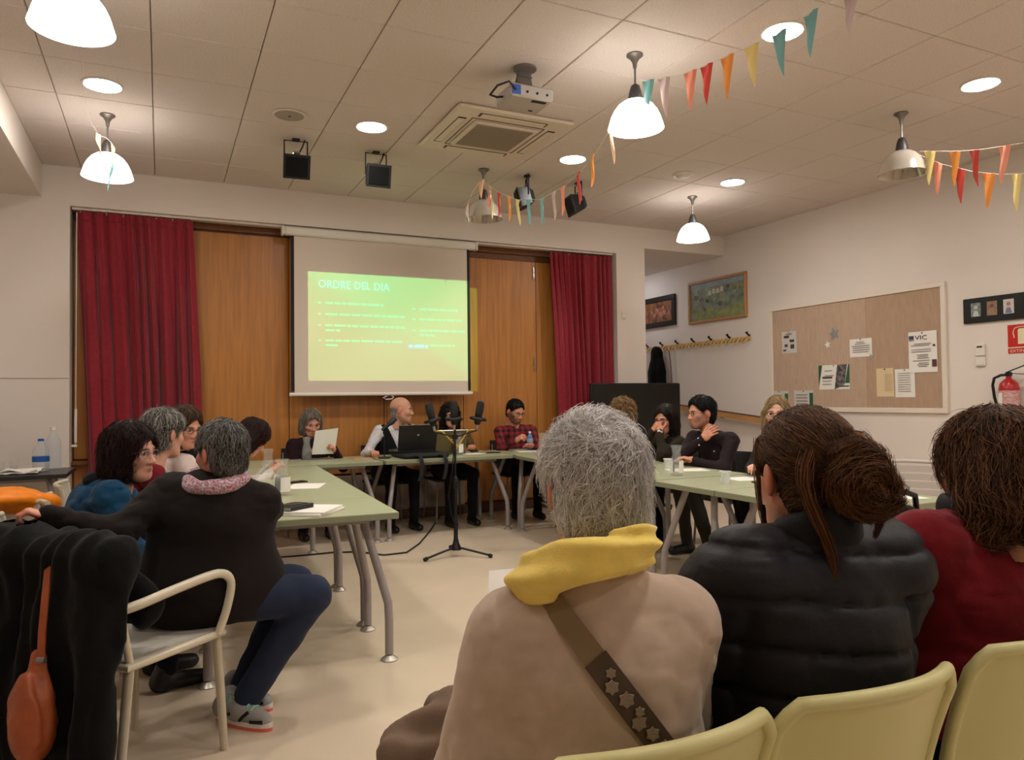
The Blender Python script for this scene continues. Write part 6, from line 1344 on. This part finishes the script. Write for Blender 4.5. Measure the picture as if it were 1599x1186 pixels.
scf = lambda P: sc_(P)+.014*np.sin(P[:, 0]*60+P[:, 2]*80+5*vnoise(P*10))*.7+.006*vnoise(P*35); scf.bb = sc_.bb
sdf_thing('knitted_scarf', 'pale grey scarf heaped on the seat of the left edge chair', 'scarf', scf, .009, cloth_mat('pale_scarf', (160, 152, 142), var=.5, vscale=9, rgb2=(70, 66, 64)), c2(0, 0, .46), 'heap')
# taupe coat in the lap of the front row
lp = np.array(PXD(660, 1150, 1.42)); pq = lambda *a: np.array(PXD(*a)); lf = union([cone(pq(622, 1165, 1.40), pq(710, 1118, 1.42), .034, .05), cone(pq(690, 1100, 1.5), pq(770, 1100, 1.5), .035, .05), cone(pq(650, 1195, 1.36), pq(760, 1175, 1.36), .05, .06), cone(pq(622, 1170, 1.4), pq(640, 1250, 1.36), .034, .05), cone(pq(720, 1130, 1.45), pq(740, 1250, 1.4), .05, .06)], .03)
lff = lambda P: lf(P)+.006*vnoise(P*18)+.005*np.sin(P[:, 0]*70+P[:, 1]*50+3*vnoise(P*9)); lff.bb = lf.bb
sdf_thing('folded_coat', 'taupe coat folded on the lap beside the beige sweater', 'coat', lff, .009, cloth_mat('taupe_cloth', (120, 100, 84)), lp-A3(0, 0, .1), 'coat_body')
# handout
hp = Vector(PXD(797, 925, 1.62)); t = thing('handout', 'white handout with a black mark held left of the yellow scarf', 'paper', hp); MB().slab(lambda u, v: tuple(rv*(-.05+.2*u)+fv*(.10*v)+Vector((0, 0, -.05+.075*v+.006*math.sin(3*u)))), 8, 6, .0015).build('sheet', paper, t)
for k in range(2): MB().slab(lambda u, v: tuple(rv*(-.006+.012*k+.01*u)+fv*(.055+.015*v)+Vector((0, 0, -.007+.011*v+.0015))), 3, 3, .001).build('printed_mark', black, t)
# black bag and knee of the red sweater woman
bpos = PXD(1405, 815, 2.0); bgf = ell(bpos, (.085, .06, .05)); bgg = lambda P: bgf(P)+.010*vnoise(P*22); bgg.bb = bgf.bb
bb_ = sdf_thing('black_handbag', 'black bag on the lap of the woman in red', 'bag', bgg, .008, blackcoat, A3(*bpos)-A3(0, 0, .06), 'body'); MB().tube([(-.07, 0, .08), (-.05, -.01, .13), (.0, -.01, .145), (.05, -.01, .13), (.07, 0, .08)], .008, 8).build('handle', black, bb_, True)
# coat and lanyard on the rack
kc = A3(XR-.10, 9.02, 1.55); kf = union([ell(kc+A3(0, 0, .38), (.075, .10, .12)), ell(kc+A3(0, 0, .15), (.09, .17, .22)), cone(kc+A3(0, -.1, .1), kc+A3(0, -.15, -.5), .07, .08), cone(kc+A3(0, .1, .1), kc+A3(0, .15, -.5), .07, .08), cone(kc+A3(-.02, 0, .1), kc+A3(-.02, 0, -.5), .08, .09)], .05)
kff = lambda P: kf(P)+.01*vnoise(P*np.array([16, 16, 5])); kff.bb = kf.bb
sdf_thing('black_coat', 'black hooded coat hanging from the wooden coat rack', 'coat', kff, .014, blackcoat, kc-A3(0, 0, .55), 'coat_body')
t = thing('lanyard', 'thin brown strap hanging from the coat rack beside the coat', 'strap', (XR-.06, 8.72, 1.4)); ribbon([Vector((0, .06*(1-k/8)**2, .6-.075*k)) for k in range(9)], .018, (-1, 0, 0), .004).build('strap', mat('brown_strap', (110, 74, 66), .7), t); MB().tube([(0, .06, .6), (.02, .05, .62)], .006, 8).build('loop', black, t)
# b1 sheet
t = thing('reading_sheet', 'sheet of paper held up by the grey haired woman at the back', 'paper', (1.40, 7.18, .79)); MB().slab(lambda u, v: (-.11+.215*u+.03*v, -.015*math.sin(PI*u)-.03*v, .0+.225*v+.02*u*v), 10, 8, .0015).build('sheet', mat('reading_paper', (222, 222, 210), .8), t)
# ---------------------------------------------------------------- bunting strings
def S(*q): return [Vector(PXD(*a)) for a in q]
bunting('pennant string rising from the large lit pendant to the upper right', S((1000, 127, 4.5), (1060, 118, 4.35), (1093, 106, 4.27), (1135, 88, 4.15), (1177, 70, 4.05), (1225, 46, 3.95), (1278, 12, 3.8), (1345, -25, 3.65)), [(.04, 'b'), (.12, 'l'), (.25, 'p'), (.33, 'r'), (.43, 'o'), (.54, 'y'), (.66, 'b'), (.80, 'b'), (.96, 'l')], .085, .235, 1)
bunting('pennant string sagging between the large lit pendant and the unlit pendant', S((962, 185, 4.48), (936, 230, 4.9), (912, 262, 5.2), (885, 288, 5.5), (845, 311, 5.9), (808, 312, 6.2), (778, 300, 6.5), (757, 284, 6.74)), [(.05, 'c'), (.22, 'o'), (.33, 'r'), (.44, 'p'), (.50, 'l'), (.58, 'b'), (.66, 'b'), (.73, 'y'), (.79, 'o'), (.87, 'r'), (.95, 'c')], .085, .22, 2)
bunting('upper pennant string from the unlit pendant to the right edge', S((1436, 236, 5.5), (1500, 236, 5.2), (1535, 233, 5.0), (1599, 223, 4.7), (1660, 208, 4.5)), [(.08, 'y'), (.27, 'o'), (.43, 'r'), (.66, 'p'), (.88, 'b')], .10, .25, 3)
bunting('lower pennant string from the unlit pendant to the right edge', S((1432, 240, 5.5), (1470, 256, 5.35), (1520, 268, 5.15), (1560, 272, 5.0), (1599, 271, 4.8), (1660, 268, 4.6)), [(.16, 'p'), (.33, 'r'), (.53, 'o'), (.73, 'y'), (.92, 'b')], .10, .25, 4)
bunting('short pennant string draped over the lit pendant above the left curtain', S((128, 86, 3.7), (131, 150, 4.6), (141, 190, 5.0), (157, 214, 5.3), (168, 214, 5.3), (180, 232, 5.32), (172, 268, 5.22)), [(.80, 'c'), (.89, 'c'), (.97, 'b')], .07, .18, 5)
bunting('pennant tails draped over the unlit pendant between the spotlights', S((726, 330, 6.6), (738, 300, 6.65), (752, 278, 6.7), (766, 300, 6.6), (772, 325, 6.58)), [(.08, 'l'), (.5, 'c'), (.75, 'p'), (.92, 'y')], .07, .16, 6)
